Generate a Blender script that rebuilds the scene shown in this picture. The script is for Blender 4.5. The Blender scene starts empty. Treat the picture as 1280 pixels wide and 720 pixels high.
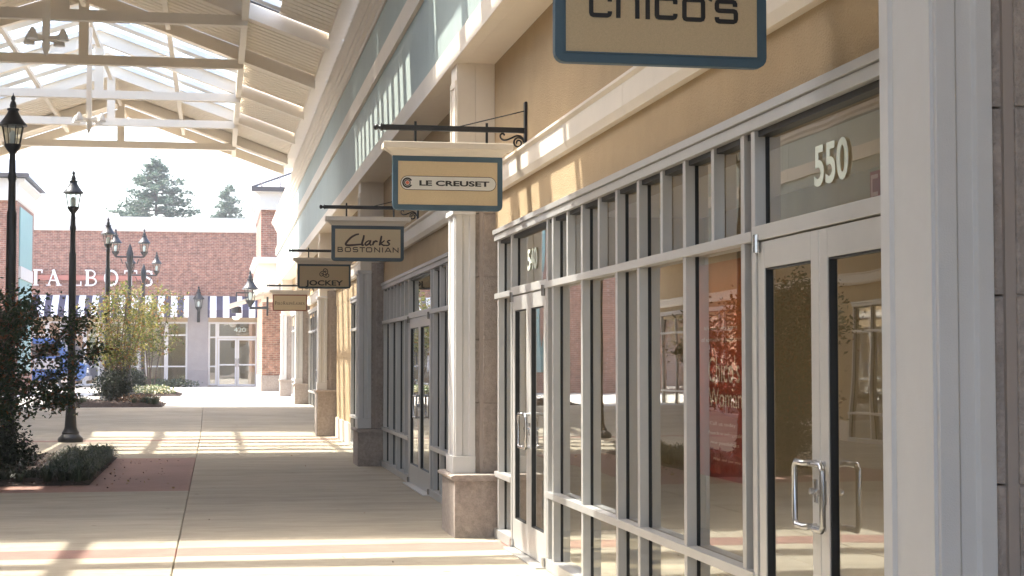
import bpy, bmesh, math, random
from mathutils import Vector, Matrix
R = math.radians
random.seed(7)
sc = bpy.context.scene
C = sc.collection

# ------------------------------------------------------------------ camera, sky, sun, exposure
FPX, EYE = 2050.0, 1.6
phi = math.atan(92 / FPX)
psi = math.atan(370 / FPX * math.cos(phi))
cam_d = bpy.data.cameras.new("camera")
cam_d.sensor_width = 36
cam_d.lens = 36 * FPX / 1280
cam_d.clip_start = 0.1
cam_d.clip_end = 2000
cam = bpy.data.objects.new("camera", cam_d)
C.objects.link(cam)
cam.location = (0, 0, EYE)
cam.rotation_euler = (math.pi / 2 + phi, 0, -psi)
sc.camera = cam
sc.render.resolution_x, sc.render.resolution_y = 1024, 576

SUN = Vector((1.0, -0.45, -1.75)).normalized()      # direction the sunlight travels
elev = math.asin(-SUN.z)
azim = math.atan2(-SUN.x, -SUN.y)                   # towards the sun, clockwise from +Y
w = bpy.data.worlds.new("World")
sc.world = w
w.use_nodes = True
nt = w.node_tree
bg = nt.nodes["Background"]
sky = nt.nodes.new("ShaderNodeTexSky")
sky.sky_type = 'NISHITA'
sky.sun_disc = False
sky.sun_elevation = elev
sky.sun_rotation = azim
sky.air_density = 1.0
sky.dust_density = 4.0
sky.ozone_density = 0.4
nt.links.new(sky.outputs[0], bg.inputs[0])
bg.inputs[1].default_value = 0.15
sd = bpy.data.lights.new("sun", 'SUN')
sd.energy = 2.25
sd.angle = R(0.7)
sd.color = (1.0, 0.93, 0.81)
so = bpy.data.objects.new("sun", sd)
C.objects.link(so)
so.rotation_euler = SUN.to_track_quat('-Z', 'Y').to_euler()
so.location = (-20, 20, 40)
sc.view_settings.view_transform = 'Standard'
sc.view_settings.look = 'None'
sc.view_settings.gamma = 1
sc.view_settings.exposure = 2.45
try:
    sc.cycles.max_bounces = 10
    sc.cycles.diffuse_bounces = 5
    sc.cycles.glossy_bounces = 4
    sc.cycles.transparent_max_bounces = 12
except Exception:
    pass

# ------------------------------------------------------------------ materials
def mat(name, col, rough=0.6, var=0.0, vs=6.0, bump=0.0, bs=80.0, metal=0.0, spec=0.5, stain=0.0, stretch=None, spots=0.0):
    m = bpy.data.materials.new(name)
    m.use_nodes = True
    t = m.node_tree
    b = t.nodes["Principled BSDF"]
    b.inputs['Roughness'].default_value = rough
    b.inputs['Metallic'].default_value = metal
    b.inputs['Specular IOR Level'].default_value = spec
    b.inputs['Base Color'].default_value = (*col, 1)
    if var or bump or stain:
        tc = t.nodes.new("ShaderNodeNewGeometry")
        src = tc.outputs['Position']
        if stretch:
            mp = t.nodes.new("ShaderNodeMapping")
            mp.inputs['Scale'].default_value = stretch
            t.links.new(src, mp.inputs[0])
            src = mp.outputs[0]
    last = None
    if var:
        n = t.nodes.new("ShaderNodeTexNoise")
        n.inputs['Scale'].default_value = vs
        n.inputs['Detail'].default_value = 6
        n.inputs['Roughness'].default_value = 0.65
        t.links.new(src, n.inputs['Vector'])
        r = t.nodes.new("ShaderNodeMapRange")
        r.inputs[1].default_value = 0.25
        r.inputs[2].default_value = 0.75
        r.inputs[3].default_value = 1 - var
        r.inputs[4].default_value = 1 + var
        t.links.new(n.outputs[0], r.inputs[0])
        mx = t.nodes.new("ShaderNodeVectorMath")
        mx.operation = 'SCALE'
        mx.inputs[0].default_value = col
        t.links.new(r.outputs[0], mx.inputs['Scale'])
        last = mx.outputs[0]
        t.links.new(last, b.inputs['Base Color'])
    if stain:
        n = t.nodes.new("ShaderNodeTexNoise")
        n.inputs['Scale'].default_value = vs * 0.16
        n.inputs['Detail'].default_value = 8
        n.inputs['Roughness'].default_value = 0.7
        t.links.new(src, n.inputs['Vector'])
        r = t.nodes.new("ShaderNodeMapRange")
        r.inputs[1].default_value = 0.42
        r.inputs[2].default_value = 0.7
        r.inputs[3].default_value = 1
        r.inputs[4].default_value = 1 - stain
        t.links.new(n.outputs[0], r.inputs[0])
        mx = t.nodes.new("ShaderNodeVectorMath")
        mx.operation = 'SCALE'
        if last:
            t.links.new(last, mx.inputs[0])
        else:
            mx.inputs[0].default_value = col
        t.links.new(r.outputs[0], mx.inputs['Scale'])
        t.links.new(mx.outputs[0], b.inputs['Base Color'])
    if spots:
        # worn-in spots and drips: sparse small dark marks
        vo = t.nodes.new("ShaderNodeTexVoronoi")
        vo.inputs['Scale'].default_value = 1.9
        vo.inputs['Randomness'].default_value = 1.0
        g2 = t.nodes.new("ShaderNodeNewGeometry")
        t.links.new(g2.outputs['Position'], vo.inputs['Vector'])
        r = t.nodes.new("ShaderNodeMapRange")
        r.inputs[1].default_value = 0.035
        r.inputs[2].default_value = 0.07
        r.inputs[3].default_value = 1 - spots
        r.inputs[4].default_value = 1
        t.links.new(vo.outputs['Distance'], r.inputs[0])
        sm = t.nodes.new("ShaderNodeVectorMath")
        sm.operation = 'SCALE'
        t.links.new(b.inputs['Base Color'].links[0].from_socket, sm.inputs[0])
        t.links.new(r.outputs[0], sm.inputs['Scale'])
        t.links.new(sm.outputs[0], b.inputs['Base Color'])
    if bump:
        n = t.nodes.new("ShaderNodeTexNoise")
        n.inputs['Scale'].default_value = bs
        n.inputs['Detail'].default_value = 4
        t.links.new(src, n.inputs['Vector'])
        bp = t.nodes.new("ShaderNodeBump")
        bp.inputs['Strength'].default_value = bump
        bp.inputs['Distance'].default_value = 0.01
        t.links.new(n.outputs[0], bp.inputs['Height'])
        t.links.new(bp.outputs[0], b.inputs['Normal'])
    return m

def glass_mat(name, tint, fac_add, ior, wave=0.0):
    m = bpy.data.materials.new(name)
    m.use_nodes = True
    t = m.node_tree
    t.nodes.remove(t.nodes["Principled BSDF"])
    out = t.nodes["Material Output"]
    tr = t.nodes.new("ShaderNodeBsdfTransparent")
    tr.inputs[0].default_value = (*tint, 1)
    gl = t.nodes.new("ShaderNodeBsdfGlossy")
    gl.inputs['Roughness'].default_value = 0.0
    gl.inputs['Color'].default_value = (0.93, 0.95, 0.95, 1)
    fr = t.nodes.new("ShaderNodeFresnel")
    fr.inputs[0].default_value = ior
    ad = t.nodes.new("ShaderNodeMath")
    ad.operation = 'ADD'
    ad.use_clamp = True
    ad.inputs[1].default_value = fac_add
    t.links.new(fr.outputs[0], ad.inputs[0])
    mx = t.nodes.new("ShaderNodeMixShader")
    gb = t.nodes.new("ShaderNodeNewGeometry")
    om = t.nodes.new("ShaderNodeMath")
    om.operation = 'SUBTRACT'
    om.inputs[0].default_value = 1.0
    t.links.new(gb.outputs['Backfacing'], om.inputs[1])
    fm = t.nodes.new("ShaderNodeMath")
    fm.operation = 'MULTIPLY'
    t.links.new(ad.outputs[0], fm.inputs[0])
    t.links.new(om.outputs[0], fm.inputs[1])
    t.links.new(fm.outputs[0], mx.inputs[0])
    t.links.new(tr.outputs[0], mx.inputs[1])
    t.links.new(gl.outputs[0], mx.inputs[2])
    t.links.new(mx.outputs[0], out.inputs[0])
    if wave:
        g = t.nodes.new("ShaderNodeNewGeometry")
        n = t.nodes.new("ShaderNodeTexNoise")
        n.inputs['Scale'].default_value = 1.6
        n.inputs['Detail'].default_value = 1
        t.links.new(g.outputs['Position'], n.inputs['Vector'])
        bp = t.nodes.new("ShaderNodeBump")
        bp.inputs['Strength'].default_value = wave
        bp.inputs['Distance'].default_value = 0.02
        t.links.new(n.outputs[0], bp.inputs['Height'])
        t.links.new(bp.outputs[0], gl.inputs['Normal'])
    return m

def island_mat(name, cols, rough=0.55, trans=0.25):
    """leaf material, colour picked per leaf"""
    m = bpy.data.materials.new(name)
    m.use_nodes = True
    t = m.node_tree
    b = t.nodes["Principled BSDF"]
    b.inputs['Roughness'].default_value = rough
    g = t.nodes.new("ShaderNodeNewGeometry")
    cr = t.nodes.new("ShaderNodeValToRGB")
    cr.color_ramp.interpolation = 'CONSTANT'
    e = cr.color_ramp.elements
    while len(e) < len(cols):
        e.new(0.5)
    for i, (p, c) in enumerate(cols):
        e[i].position = p
        e[i].color = (*c, 1)
    t.links.new(g.outputs['Random Per Island'], cr.inputs[0])
    t.links.new(cr.outputs[0], b.inputs['Base Color'])
    if trans:
        tl = t.nodes.new("ShaderNodeBsdfTranslucent")
        t.links.new(cr.outputs[0], tl.inputs[0])
        mx = t.nodes.new("ShaderNodeMixShader")
        mx.inputs[0].default_value = trans
        t.links.new(b.outputs[0], mx.inputs[1])
        t.links.new(tl.outputs[0], mx.inputs[2])
        t.links.new(mx.outputs[0], t.nodes["Material Output"].inputs[0])
    return m

def brick_mat(name, c1, c2, mortar, scale=1.0, axis='XZ'):
    m = bpy.data.materials.new(name)
    m.use_nodes = True
    t = m.node_tree
    b = t.nodes["Principled BSDF"]
    b.inputs['Roughness'].default_value = 0.85
    g = t.nodes.new("ShaderNodeNewGeometry")
    sx = t.nodes.new("ShaderNodeSeparateXYZ")
    t.links.new(g.outputs['Position'], sx.inputs[0])
    ad = t.nodes.new("ShaderNodeMath")
    ad.operation = 'ADD'
    t.links.new(sx.outputs[0], ad.inputs[0])
    t.links.new(sx.outputs[1], ad.inputs[1])
    cb = t.nodes.new("ShaderNodeCombineXYZ")
    t.links.new(ad.outputs[0], cb.inputs[0])
    t.links.new(sx.outputs[2], cb.inputs[1])
    br = t.nodes.new("ShaderNodeTexBrick")
    br.inputs['Color1'].default_value = (*c1, 1)
    br.inputs['Color2'].default_value = (*c2, 1)
    br.inputs['Mortar'].default_value = (*mortar, 1)
    br.inputs['Scale'].default_value = 1.0
    br.inputs['Mortar Size'].default_value = 0.010
    br.inputs['Mortar Smooth'].default_value = 0.2
    br.inputs['Bias'].default_value = -0.1
    br.inputs['Brick Width'].default_value = 0.215 * scale
    br.inputs['Row Height'].default_value = 0.075 * scale
    t.links.new(cb.outputs[0], br.inputs['Vector'])
    n = t.nodes.new("ShaderNodeTexNoise")
    n.inputs['Scale'].default_value = 5
    n.inputs['Detail'].default_value = 8
    t.links.new(cb.outputs[0], n.inputs['Vector'])
    r = t.nodes.new("ShaderNodeMapRange")
    r.inputs[1].default_value = 0.3
    r.inputs[2].default_value = 0.7
    r.inputs[3].default_value = 0.62
    r.inputs[4].default_value = 1.3
    t.links.new(n.outputs[0], r.inputs[0])
    mx = t.nodes.new("ShaderNodeVectorMath")
    mx.operation = 'SCALE'
    t.links.new(br.outputs[0], mx.inputs[0])
    t.links.new(r.outputs[0], mx.inputs['Scale'])
    t.links.new(mx.outputs[0], b.inputs['Base Color'])
    bp = t.nodes.new("ShaderNodeBump")
    bp.inputs['Strength'].default_value = 0.5
    bp.inputs['Distance'].default_value = 0.01
    t.links.new(br.outputs['Fac'], bp.inputs['Height'])
    bp.invert = True
    t.links.new(bp.outputs[0], b.inputs['Normal'])
    return m

M = {}
M['stucco'] = mat("tan_stucco", (0.43, 0.315, 0.185), 0.9, 0.07, 3, 1.0, 110, stain=0.08)
M['cream'] = mat("cream_paint", (0.69, 0.62, 0.525), 0.55, 0.03, 5, 0.12, 120, stain=0.05)
M['white'] = mat("white_paint", (0.60, 0.592, 0.578), 0.5, 0.025, 9, 0.15, 200, stain=0.05)
M['blue_panel'] = mat("pale_blue_panel", (0.34, 0.405, 0.39), 0.6, 0.05, 3, 0.1, 90, stain=0.1)
M['stone'] = mat("cast_stone", (0.35, 0.30, 0.265), 0.85, 0.28, 22, 0.9, 70, stain=0.15)
M['stone_b'] = mat("cast_stone_warm", (0.37, 0.315, 0.275), 0.85, 0.26, 18, 0.9, 80, stain=0.15)
M['mortar'] = mat("mortar", (0.34, 0.29, 0.255), 0.9)
M['alu'] = mat("brushed_aluminium", (0.46, 0.452, 0.44), 0.36, 0.03, 8, 0.03, 300, metal=0.3)
M['alu_door'] = mat("door_aluminium", (0.52, 0.51, 0.49), 0.36, 0.03, 8, metal=0.3)
M['steel'] = mat("satin_steel", (0.52, 0.52, 0.53), 0.26, 0.03, 30, metal=1.0)
M['gasket'] = mat("black_gasket", (0.012, 0.012, 0.013), 0.5)
M['glass'] = glass_mat("shop_glass", (0.94, 0.93, 0.88), 0.22, 1.62, 0.045)
M['skyglass'] = glass_mat("skylight_glass", (0.93, 0.95, 0.96), 0.0, 1.15)
M['lampglass'] = glass_mat("lamp_glass", (0.92, 0.95, 0.93), 0.02, 1.3)
M['iron'] = mat("black_iron", (0.014, 0.014, 0.016), 0.42, 0.1, 30, 0.1, 200)
M['lamp'] = mat("black_lamp_paint", (0.013, 0.014, 0.017), 0.38, 0.2, 40)
M['bulb'] = mat("frosted_bulb", (0.8, 0.84, 0.8), 0.4)
M['sign_face'] = mat("sign_sandstone", (0.60, 0.475, 0.30), 0.85, 0.12, 220, 0.5, 500)
M['sign_edge'] = mat("sign_blue_grey", (0.055, 0.105, 0.145), 0.5, 0.05, 20)
M['sign_edge_dark'] = mat("sign_slate", (0.06, 0.085, 0.10), 0.5)
M['sign_red'] = mat("sign_rust_red", (0.24, 0.06, 0.03), 0.5)
M['ink'] = mat("black_ink", (0.012, 0.010, 0.010), 0.5)
M['brown_ink'] = mat("brown_ink", (0.045, 0.022, 0.016), 0.5)
M['offwhite'] = mat("offwhite_enamel", (0.60, 0.585, 0.54), 0.4)
M['orange'] = mat("enamel_orange", (0.62, 0.13, 0.055), 0.4)
M['concrete'] = mat("walk_concrete", (0.41, 0.355, 0.27), 0.88, 0.11, 5, 0.35, 150, stain=0.3, stretch=(.6, 2.2, 1), spots=.45)
M['concrete_b'] = mat("walk_concrete_pale", (0.435, 0.38, 0.292), 0.88, 0.11, 4, 0.35, 150, stain=0.3, stretch=(.6, 2.2, 1), spots=.4)
M['plaza'] = mat("plaza_concrete", (0.46, 0.44, 0.40), 0.9, 0.08, 3, 0.2, 90, stain=0.1)
M['red_conc'] = mat("red_concrete", (0.32, 0.185, 0.15), 0.85, 0.1, 6, 0.35, 150, stain=0.18)
M['joint'] = mat("joint_dark", (0.15, 0.125, 0.10), 0.95)
M['soil'] = mat("mulch_soil", (0.035, 0.02, 0.015), 0.95, 0.5, 25, 1.0, 60)
M['truss'] = mat("cream_truss_paint", (0.86, 0.785, 0.68), 0.55, 0.03, 4, stain=0.04)
M['deck'] = mat("cream_deck", (0.84, 0.765, 0.655), 0.6, 0.05, 2, 0.1, 60, stretch=(0.3, 6, 0.3))
M['roofmetal'] = mat("dark_roof_metal", (0.09, 0.08, 0.08), 0.5)
M['slate'] = mat("slate_metal_roof", (0.16, 0.18, 0.22), 0.4, 0.1, 4)
M['bars'] = mat("glazing_bar", (0.76, 0.78, 0.80), 0.45)
M['interior'] = mat("interior_drywall", (0.52, 0.42, 0.28), 0.9, 0.1, 2, stain=0.2, stretch=(1, 1, 0.15))
M['intfloor'] = mat("interior_floor", (0.32, 0.27, 0.2), 0.7, 0.15, 4)
M['poster'] = mat("poster_red", (0.36, 0.07, 0.025), 0.5)
M['poster_txt'] = mat("poster_lettering", (0.75, 0.62, 0.5), 0.5)
M['vinyl'] = mat("number_vinyl", (0.62, 0.67, 0.58), 0.5)
M['exit'] = mat("exit_red", (0.42, 0.02, 0.04), 0.4)
M['exit_txt'] = mat("exit_lettering", (0.8, 0.45, 0.42), 0.4)
M['brick'] = brick_mat("red_brick", (0.31, 0.14, 0.09), (0.21, 0.088, 0.06), (0.36, 0.27, 0.23), 1.0)
M['brick_r'] = brick_mat("orange_brick", (0.40, 0.20, 0.13), (0.24, 0.11, 0.075), (0.4, 0.32, 0.26), 1.0)
M['greywall'] = mat("grey_stucco", (0.33, 0.31, 0.31), 0.9, 0.07, 3, stain=0.1)
M['far_tan'] = mat("far_tan_panel", (0.40, 0.31, 0.20), 0.9, 0.05, 3)
M['teal'] = mat("teal_panel", (0.22, 0.38, 0.38), 0.6, 0.05, 3)
M['letter_white'] = mat("white_letters", (0.8, 0.8, 0.8), 0.4)
M['raceway'] = mat("raceway_salmon", (0.42, 0.17, 0.13), 0.6)
M['bark'] = mat("smooth_bark", (0.13, 0.095, 0.075), 0.8, 0.25, 12, 0.4, 60, stretch=(1, 1, 0.2))
M['bark_dark'] = mat("pine_bark", (0.07, 0.06, 0.05), 0.9, 0.2, 5)
M['leaf_dark'] = island_mat("crape_leaves", [(0, (0.022, 0.048, 0.015)), (0.42, (0.038, 0.066, 0.02)), (0.66, (0.055, 0.066, 0.02)), (0.86, (0.19, 0.075, 0.018)), (0.95, (0.12, 0.045, 0.016))])
M['leaf_gold'] = island_mat("yellowing_leaves", [(0, (0.08, 0.10, 0.02)), (0.3, (0.13, 0.15, 0.03)), (0.55, (0.26, 0.24, 0.05)), (0.72, (0.26, 0.12, 0.03)), (0.88, (0.34, 0.33, 0.10))], trans=0.45)
M['leaf_shrub'] = island_mat("shrub_leaves", [(0, (0.010, 0.018, 0.010)), (0.5, (0.018, 0.03, 0.014)), (0.8, (0.028, 0.042, 0.018))])
M['grass'] = island_mat("liriope_blades", [(0, (0.035, 0.055, 0.03)), (0.4, (0.05, 0.075, 0.04)), (0.8, (0.09, 0.11, 0.06))], trans=0.2)
M['flower'] = island_mat("white_flowers", [(0, (0.10, 0.15, 0.05)), (0.4, (0.16, 0.2, 0.08)), (0.6, (0.72, 0.70, 0.55)), (0.85, (0.5, 0.42, 0.2))], trans=0.2)
M['litter'] = island_mat("fallen_leaves", [(0, (0.14, 0.05, 0.02)), (0.35, (0.07, 0.03, 0.015)), (0.7, (0.25, 0.12, 0.04)), (0.9, (0.3, 0.2, 0.08))], trans=0)
M['chips'] = island_mat("mulch_chips", [(0, (0.03, 0.016, 0.01)), (0.4, (0.055, 0.026, 0.018)), (0.8, (0.09, 0.035, 0.022))], trans=0)
M['pine'] = island_mat("pine_needles", [(0, (0.03, 0.075, 0.05)), (0.4, (0.045, 0.10, 0.065)), (0.75, (0.07, 0.12, 0.07))], trans=0.3)
M['van'] = mat("blue_car_paint", (0.025, 0.085, 0.26), 0.25, spec=0.8)
M['van_grey'] = mat("van_grey", (0.28, 0.28, 0.30), 0.4)
M['tyre'] = mat("tyre_rubber", (0.015, 0.015, 0.015), 0.8)
M['rim'] = mat("wheel_rim", (0.5, 0.5, 0.52), 0.3, metal=0.9)
M['darkglass'] = mat("vehicle_glass", (0.02, 0.025, 0.03), 0.05, spec=0.9)
M['opaque'] = mat("pendant_glass", (0.72, 0.68, 0.62), 0.35)

# two part materials: striped awning, graded poster
def stripe_mat():
    m = bpy.data.materials.new("awning_stripes")
    m.use_nodes = True
    t = m.node_tree
    b = t.nodes["Principled BSDF"]
    b.inputs['Roughness'].default_value = 0.85
    g = t.nodes.new("ShaderNodeTexCoord")
    sx = t.nodes.new("ShaderNodeSeparateXYZ")
    t.links.new(g.outputs['Object'], sx.inputs[0])
    a = t.nodes.new("ShaderNodeMath")
    a.operation = 'MULTIPLY'
    a.inputs[1].default_value = 1 / 0.60
    f = t.nodes.new("ShaderNodeMath")
    f.operation = 'FRACT'
    c = t.nodes.new("ShaderNodeMath")
    c.operation = 'GREATER_THAN'
    c.inputs[1].default_value = 0.5
    t.links.new(sx.outputs[0], a.inputs[0])
    t.links.new(a.outputs[0], f.inputs[0])
    t.links.new(f.outputs[0], c.inputs[0])
    mx = t.nodes.new("ShaderNodeMix")
    mx.data_type = 'RGBA'
    mx.inputs[6].default_value = (0.055, 0.05, 0.09, 1)
    mx.inputs[7].default_value = (0.78, 0.80, 0.84, 1)
    t.links.new(c.outputs[0], mx.inputs[0])
    t.links.new(mx.outputs[2], b.inputs['Base Color'])
    return m
M['stripes'] = stripe_mat()

def poster_mat():
    m = bpy.data.materials.new("poster_print")
    m.use_nodes = True
    t = m.node_tree
    b = t.nodes["Principled BSDF"]
    b.inputs['Roughness'].default_value = 0.5
    g = t.nodes.new("ShaderNodeNewGeometry")
    sx = t.nodes.new("ShaderNodeSeparateXYZ")
    t.links.new(g.outputs['Position'], sx.inputs[0])
    r = t.nodes.new("ShaderNodeMapRange")
    r.inputs[1].default_value = 1.0
    r.inputs[2].default_value = 2.05
    t.links.new(sx.outputs[2], r.inputs[0])
    cr = t.nodes.new("ShaderNodeValToRGB")
    e = cr.color_ramp.elements
    e[0].position = 0.0
    e[0].color = (0.22, 0.02, 0.012, 1)
    e[1].position = 1.0
    e[1].color = (0.52, 0.17, 0.03, 1)
    k = e.new(0.55)
    k.color = (0.40, 0.05, 0.018, 1)
    t.links.new(r.outputs[0], cr.inputs[0])
    t.links.new(cr.outputs[0], b.inputs['Base Color'])
    return m
M['poster'] = poster_mat()

# ------------------------------------------------------------------ helpers
def ob(name, me, m, parent=None, label=None, cat=None, group=None, kind=None):
    o = bpy.data.objects.new(name, me)
    C.objects.link(o)
    if m is not None and me is not None and not me.materials:
        me.materials.append(m)
    if parent is not None:
        o.parent = parent
        o.matrix_parent_inverse = Matrix.Translation(-WORLD.get(parent.name, Vector((0, 0, 0))))
    if label: o['label'] = label
    if cat: o['category'] = cat
    if group: o['group'] = group
    if kind: o['kind'] = kind
    return o
WORLD = {}

def thing(name, label, cat, loc=(0, 0, 0), group=None):
    o = bpy.data.objects.new(name, None)
    C.objects.link(o)
    o.location = loc
    o.empty_display_size = 0.2
    WORLD[o.name] = Vector(loc)
    o['label'] = label
    o['category'] = cat
    if group: o['group'] = group
    return o

class MB:
    def __init__(s):
        s.v = []; s.f = []
    def box(s, x0, x1, y0, y1, z0, z1):
        n = len(s.v)
        s.v += [(x, y, z) for z in (z0, z1) for y in (y0, y1) for x in (x0, x1)]
        s.f += [tuple(n + i for i in q) for q in ((0, 2, 3, 1), (4, 5, 7, 6), (0, 1, 5, 4), (2, 6, 7, 3), (0, 4, 6, 2), (1, 3, 7, 5))]
        return s
    def prism(s, poly, axis, a, b):
        """poly = 2-D outline in the other two axes (in XYZ order), swept along axis from a to b"""
        n = len(s.v); k = len(poly)
        def pt(p, t):
            if axis == 'x': return (t, p[0], p[1])
            if axis == 'y': return (p[0], t, p[1])
            return (p[0], p[1], t)
        s.v += [pt(p, a) for p in poly] + [pt(p, b) for p in poly]
        s.f.append(tuple(range(n, n + k)))
        s.f.append(tuple(range(n + 2 * k - 1, n + k - 1, -1)))
        for i in range(k):
            j = (i + 1) % k
            s.f.append((n + i, n + k + i, n + k + j, n + j))
        return s
    def bar(s, p, q, w, h, up=(0, 0, 1)):
        p = Vector(p); q = Vector(q); d = (q - p).normalized()
        u = Vector(up)
        sd_ = d.cross(u).normalized(); u2 = sd_.cross(d).normalized()
        n = len(s.v)
        for c in (p, q):
            for a, b in ((-1, -1), (1, -1), (1, 1), (-1, 1)):
                s.v.append(tuple(c + sd_ * a * w / 2 + u2 * b * h / 2))
        s.f += [(n, n + 1, n + 2, n + 3), (n + 7, n + 6, n + 5, n + 4)]
        for i in range(4):
            j = (i + 1) % 4
            s.f.append((n + i, n + 4 + i, n + 4 + j, n + j))
        return s
    def tube(s, pts, r, seg=8, caps=True):
        pts = [Vector(p) for p in pts]
        rs = r if isinstance(r, (list, tuple)) else [r] * len(pts)
        n = len(s.v)
        prev = None
        for i, p in enumerate(pts):
            d = (pts[min(i + 1, len(pts) - 1)] - pts[max(i - 1, 0)]).normalized()
            if prev is None:
                a = d.orthogonal().normalized()
            else:
                a = (prev - d * prev.dot(d))
                a = a.normalized() if a.length > 1e-6 else d.orthogonal().normalized()
            prev = a
            b = d.cross(a)
            for k in range(seg):
                t = 2 * math.pi * k / seg
                s.v.append(tuple(p + (a * math.cos(t) + b * math.sin(t)) * rs[i]))
        for i in range(len(pts) - 1):
            for k in range(seg):
                k2 = (k + 1) % seg
                s.f.append((n + i * seg + k, n + i * seg + k2, n + (i + 1) * seg + k2, n + (i + 1) * seg + k))
        if caps:
            s.f.append(tuple(n + k for k in range(seg))[::-1])
            e = n + (len(pts) - 1) * seg
            s.f.append(tuple(e + k for k in range(seg)))
        return s
    def lathe(s, c, prof, seg=16):
        """prof = [(z, r)...] bottom to top"""
        n = len(s.v)
        for z, r in prof:
            for k in range(seg):
                t = 2 * math.pi * (k + 0.5) / seg
                s.v.append((c[0] + r * math.cos(t), c[1] + r * math.sin(t), c[2] + z))
        for i in range(len(prof) - 1):
            for k in range(seg):
                k2 = (k + 1) % seg
                s.f.append((n + i * seg + k, n + i * seg + k2, n + (i + 1) * seg + k2, n + (i + 1) * seg + k))
        s.f.append(tuple(n + k for k in range(seg))[::-1])
        e = n + (len(prof) - 1) * seg
        s.f.append(tuple(e + k for k in range(seg)))
        return s
    def mesh(s, name="mesh"):
        me = bpy.data.meshes.new(name)
        me.from_pydata(s.v, [], s.f)
        me.update()
        return me
    def build(s, name, m, parent=None, bevel=0, smooth=False, **k):
        me = s.mesh(name)
        if smooth:
            for p in me.polygons: p.use_smooth = True
        o = ob(name, me, m, parent, **k)
        if bevel:
            bv = o.modifiers.new("bevel", 'BEVEL')
            bv.width = bevel
            bv.segments = 2
            bv.limit_method = 'ANGLE'
            bv.angle_limit = R(40)
        if smooth:
            es = o.modifiers.new("split", 'EDGE_SPLIT')
            es.split_angle = R(38)
        return o

def kids(o):
    return [c for c in list(C.objects) if c.parent == o]

def copy_tree(o, parent=None, table=None):
    if table is None:
        table = {}
        for c in C.objects:
            if c.parent: table.setdefault(c.parent.name, []).append(c)
    c = o.copy()
    C.objects.link(c)
    if parent is not None:
        inv = o.matrix_parent_inverse.copy()
        c.parent = parent
        c.matrix_parent_inverse = inv
    for ch in table.get(o.name, []):
        copy_tree(ch, c, table)
    return c

def spline(pts, n=6):
    """Catmull-Rom through 2-D or 3-D points"""
    P = [Vector(p) for p in pts]
    out = []
    for i in range(len(P) - 1):
        p0 = P[max(i - 1, 0)]; p1 = P[i]; p2 = P[i + 1]; p3 = P[min(i + 2, len(P) - 1)]
        for k in range(n):
            t = k / n
            out.append(0.5 * ((2 * p1) + (p2 - p0) * t + (2 * p0 - 5 * p1 + 4 * p2 - p3) * t * t + (3 * p1 - p0 - 3 * p2 + p3) * t ** 3))
    out.append(P[-1])
    return out

def ribbon(mb, pts, w, to3, depth, closed=False, k=[0]):
    """mitred flat stroke; pts 2-D, to3(u, v, d) -> world point; d = distance out of the face"""
    P = [Vector((p[0], p[1])) for p in pts]
    ws = w if isinstance(w, (list, tuple)) else [w] * len(P)
    n0 = len(mb.v); n = len(P)
    k[0] = (k[0] + 1) % 7
    depth = depth + k[0] * 0.00015
    L = []
    for i, p in enumerate(P):
        a = P[(i - 1) % n] if (closed or i > 0) else p
        b = P[(i + 1) % n] if (closed or i < n - 1) else p
        d1 = (p - a); d2 = (b - p)
        d1 = d1.normalized() if d1.length > 1e-9 else d2.normalized()
        d2 = d2.normalized() if d2.length > 1e-9 else d1
        t = d1 + d2
        t = t.normalized() if t.length > 1e-6 else d1
        nn = Vector((-t.y, t.x))
        c = max(0.45, nn.dot(Vector((-d1.y, d1.x))))
        h = ws[i] / 2 / c
        L.append((p + nn * h, p - nn * h))
    for a, b in L:
        mb.v += [tuple(to3(a.x, a.y, depth)), tuple(to3(b.x, b.y, depth)), tuple(to3(a.x, a.y, 0)), tuple(to3(b.x, b.y, 0))]
    m = n if closed else n - 1
    for i in range(m):
        a = n0 + 4 * i; b = n0 + 4 * ((i + 1) % n)
        mb.f += [(a, a + 1, b + 1, b), (a, b, b + 2, a + 2), (a + 1, a + 3, b + 3, b + 1)]
    if not closed:
        a = n0; b = n0 + 4 * (n - 1)
        mb.f += [(a, a + 2, a + 3, a + 1), (b, b + 1, b + 3, b + 2)]

def text_mesh(body, x0, x1, z0, z1, to3, depth=0.004, bold=0.0, spacing=1.0):
    """built-in font, fitted to a box; returns an MB"""
    cu = bpy.data.curves.new("lettering", 'FONT')
    cu.body = body
    cu.offset = bold
    cu.space_character = spacing
    cu.extrude = 0.5
    cu.resolution_u = 4
    o = bpy.data.objects.new("lettering", cu)
    C.objects.link(o)
    dg = bpy.context.evaluated_depsgraph_get()
    dg.update()
    me = o.evaluated_get(dg).to_mesh()
    vs = [v.co.copy() for v in me.vertices]
    fs = [tuple(p.vertices) for p in me.polygons]
    o.evaluated_get(dg).to_mesh_clear()
    bpy.data.objects.remove(o)
    bpy.data.curves.remove(cu)
    ax = min(v.x for v in vs); bx = max(v.x for v in vs)
    ay = min(v.y for v in vs); by = max(v.y for v in vs)
    mb = MB()
    for v in vs:
        u = x0 + (v.x - ax) / (bx - ax) * (x1 - x0)
        z = z0 + (v.y - ay) / (by - ay) * (z1 - z0)
        mb.v.append(tuple(to3(u, z, depth if v.z > 0 else 0)))
    mb.f = fs
    return mb

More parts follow.
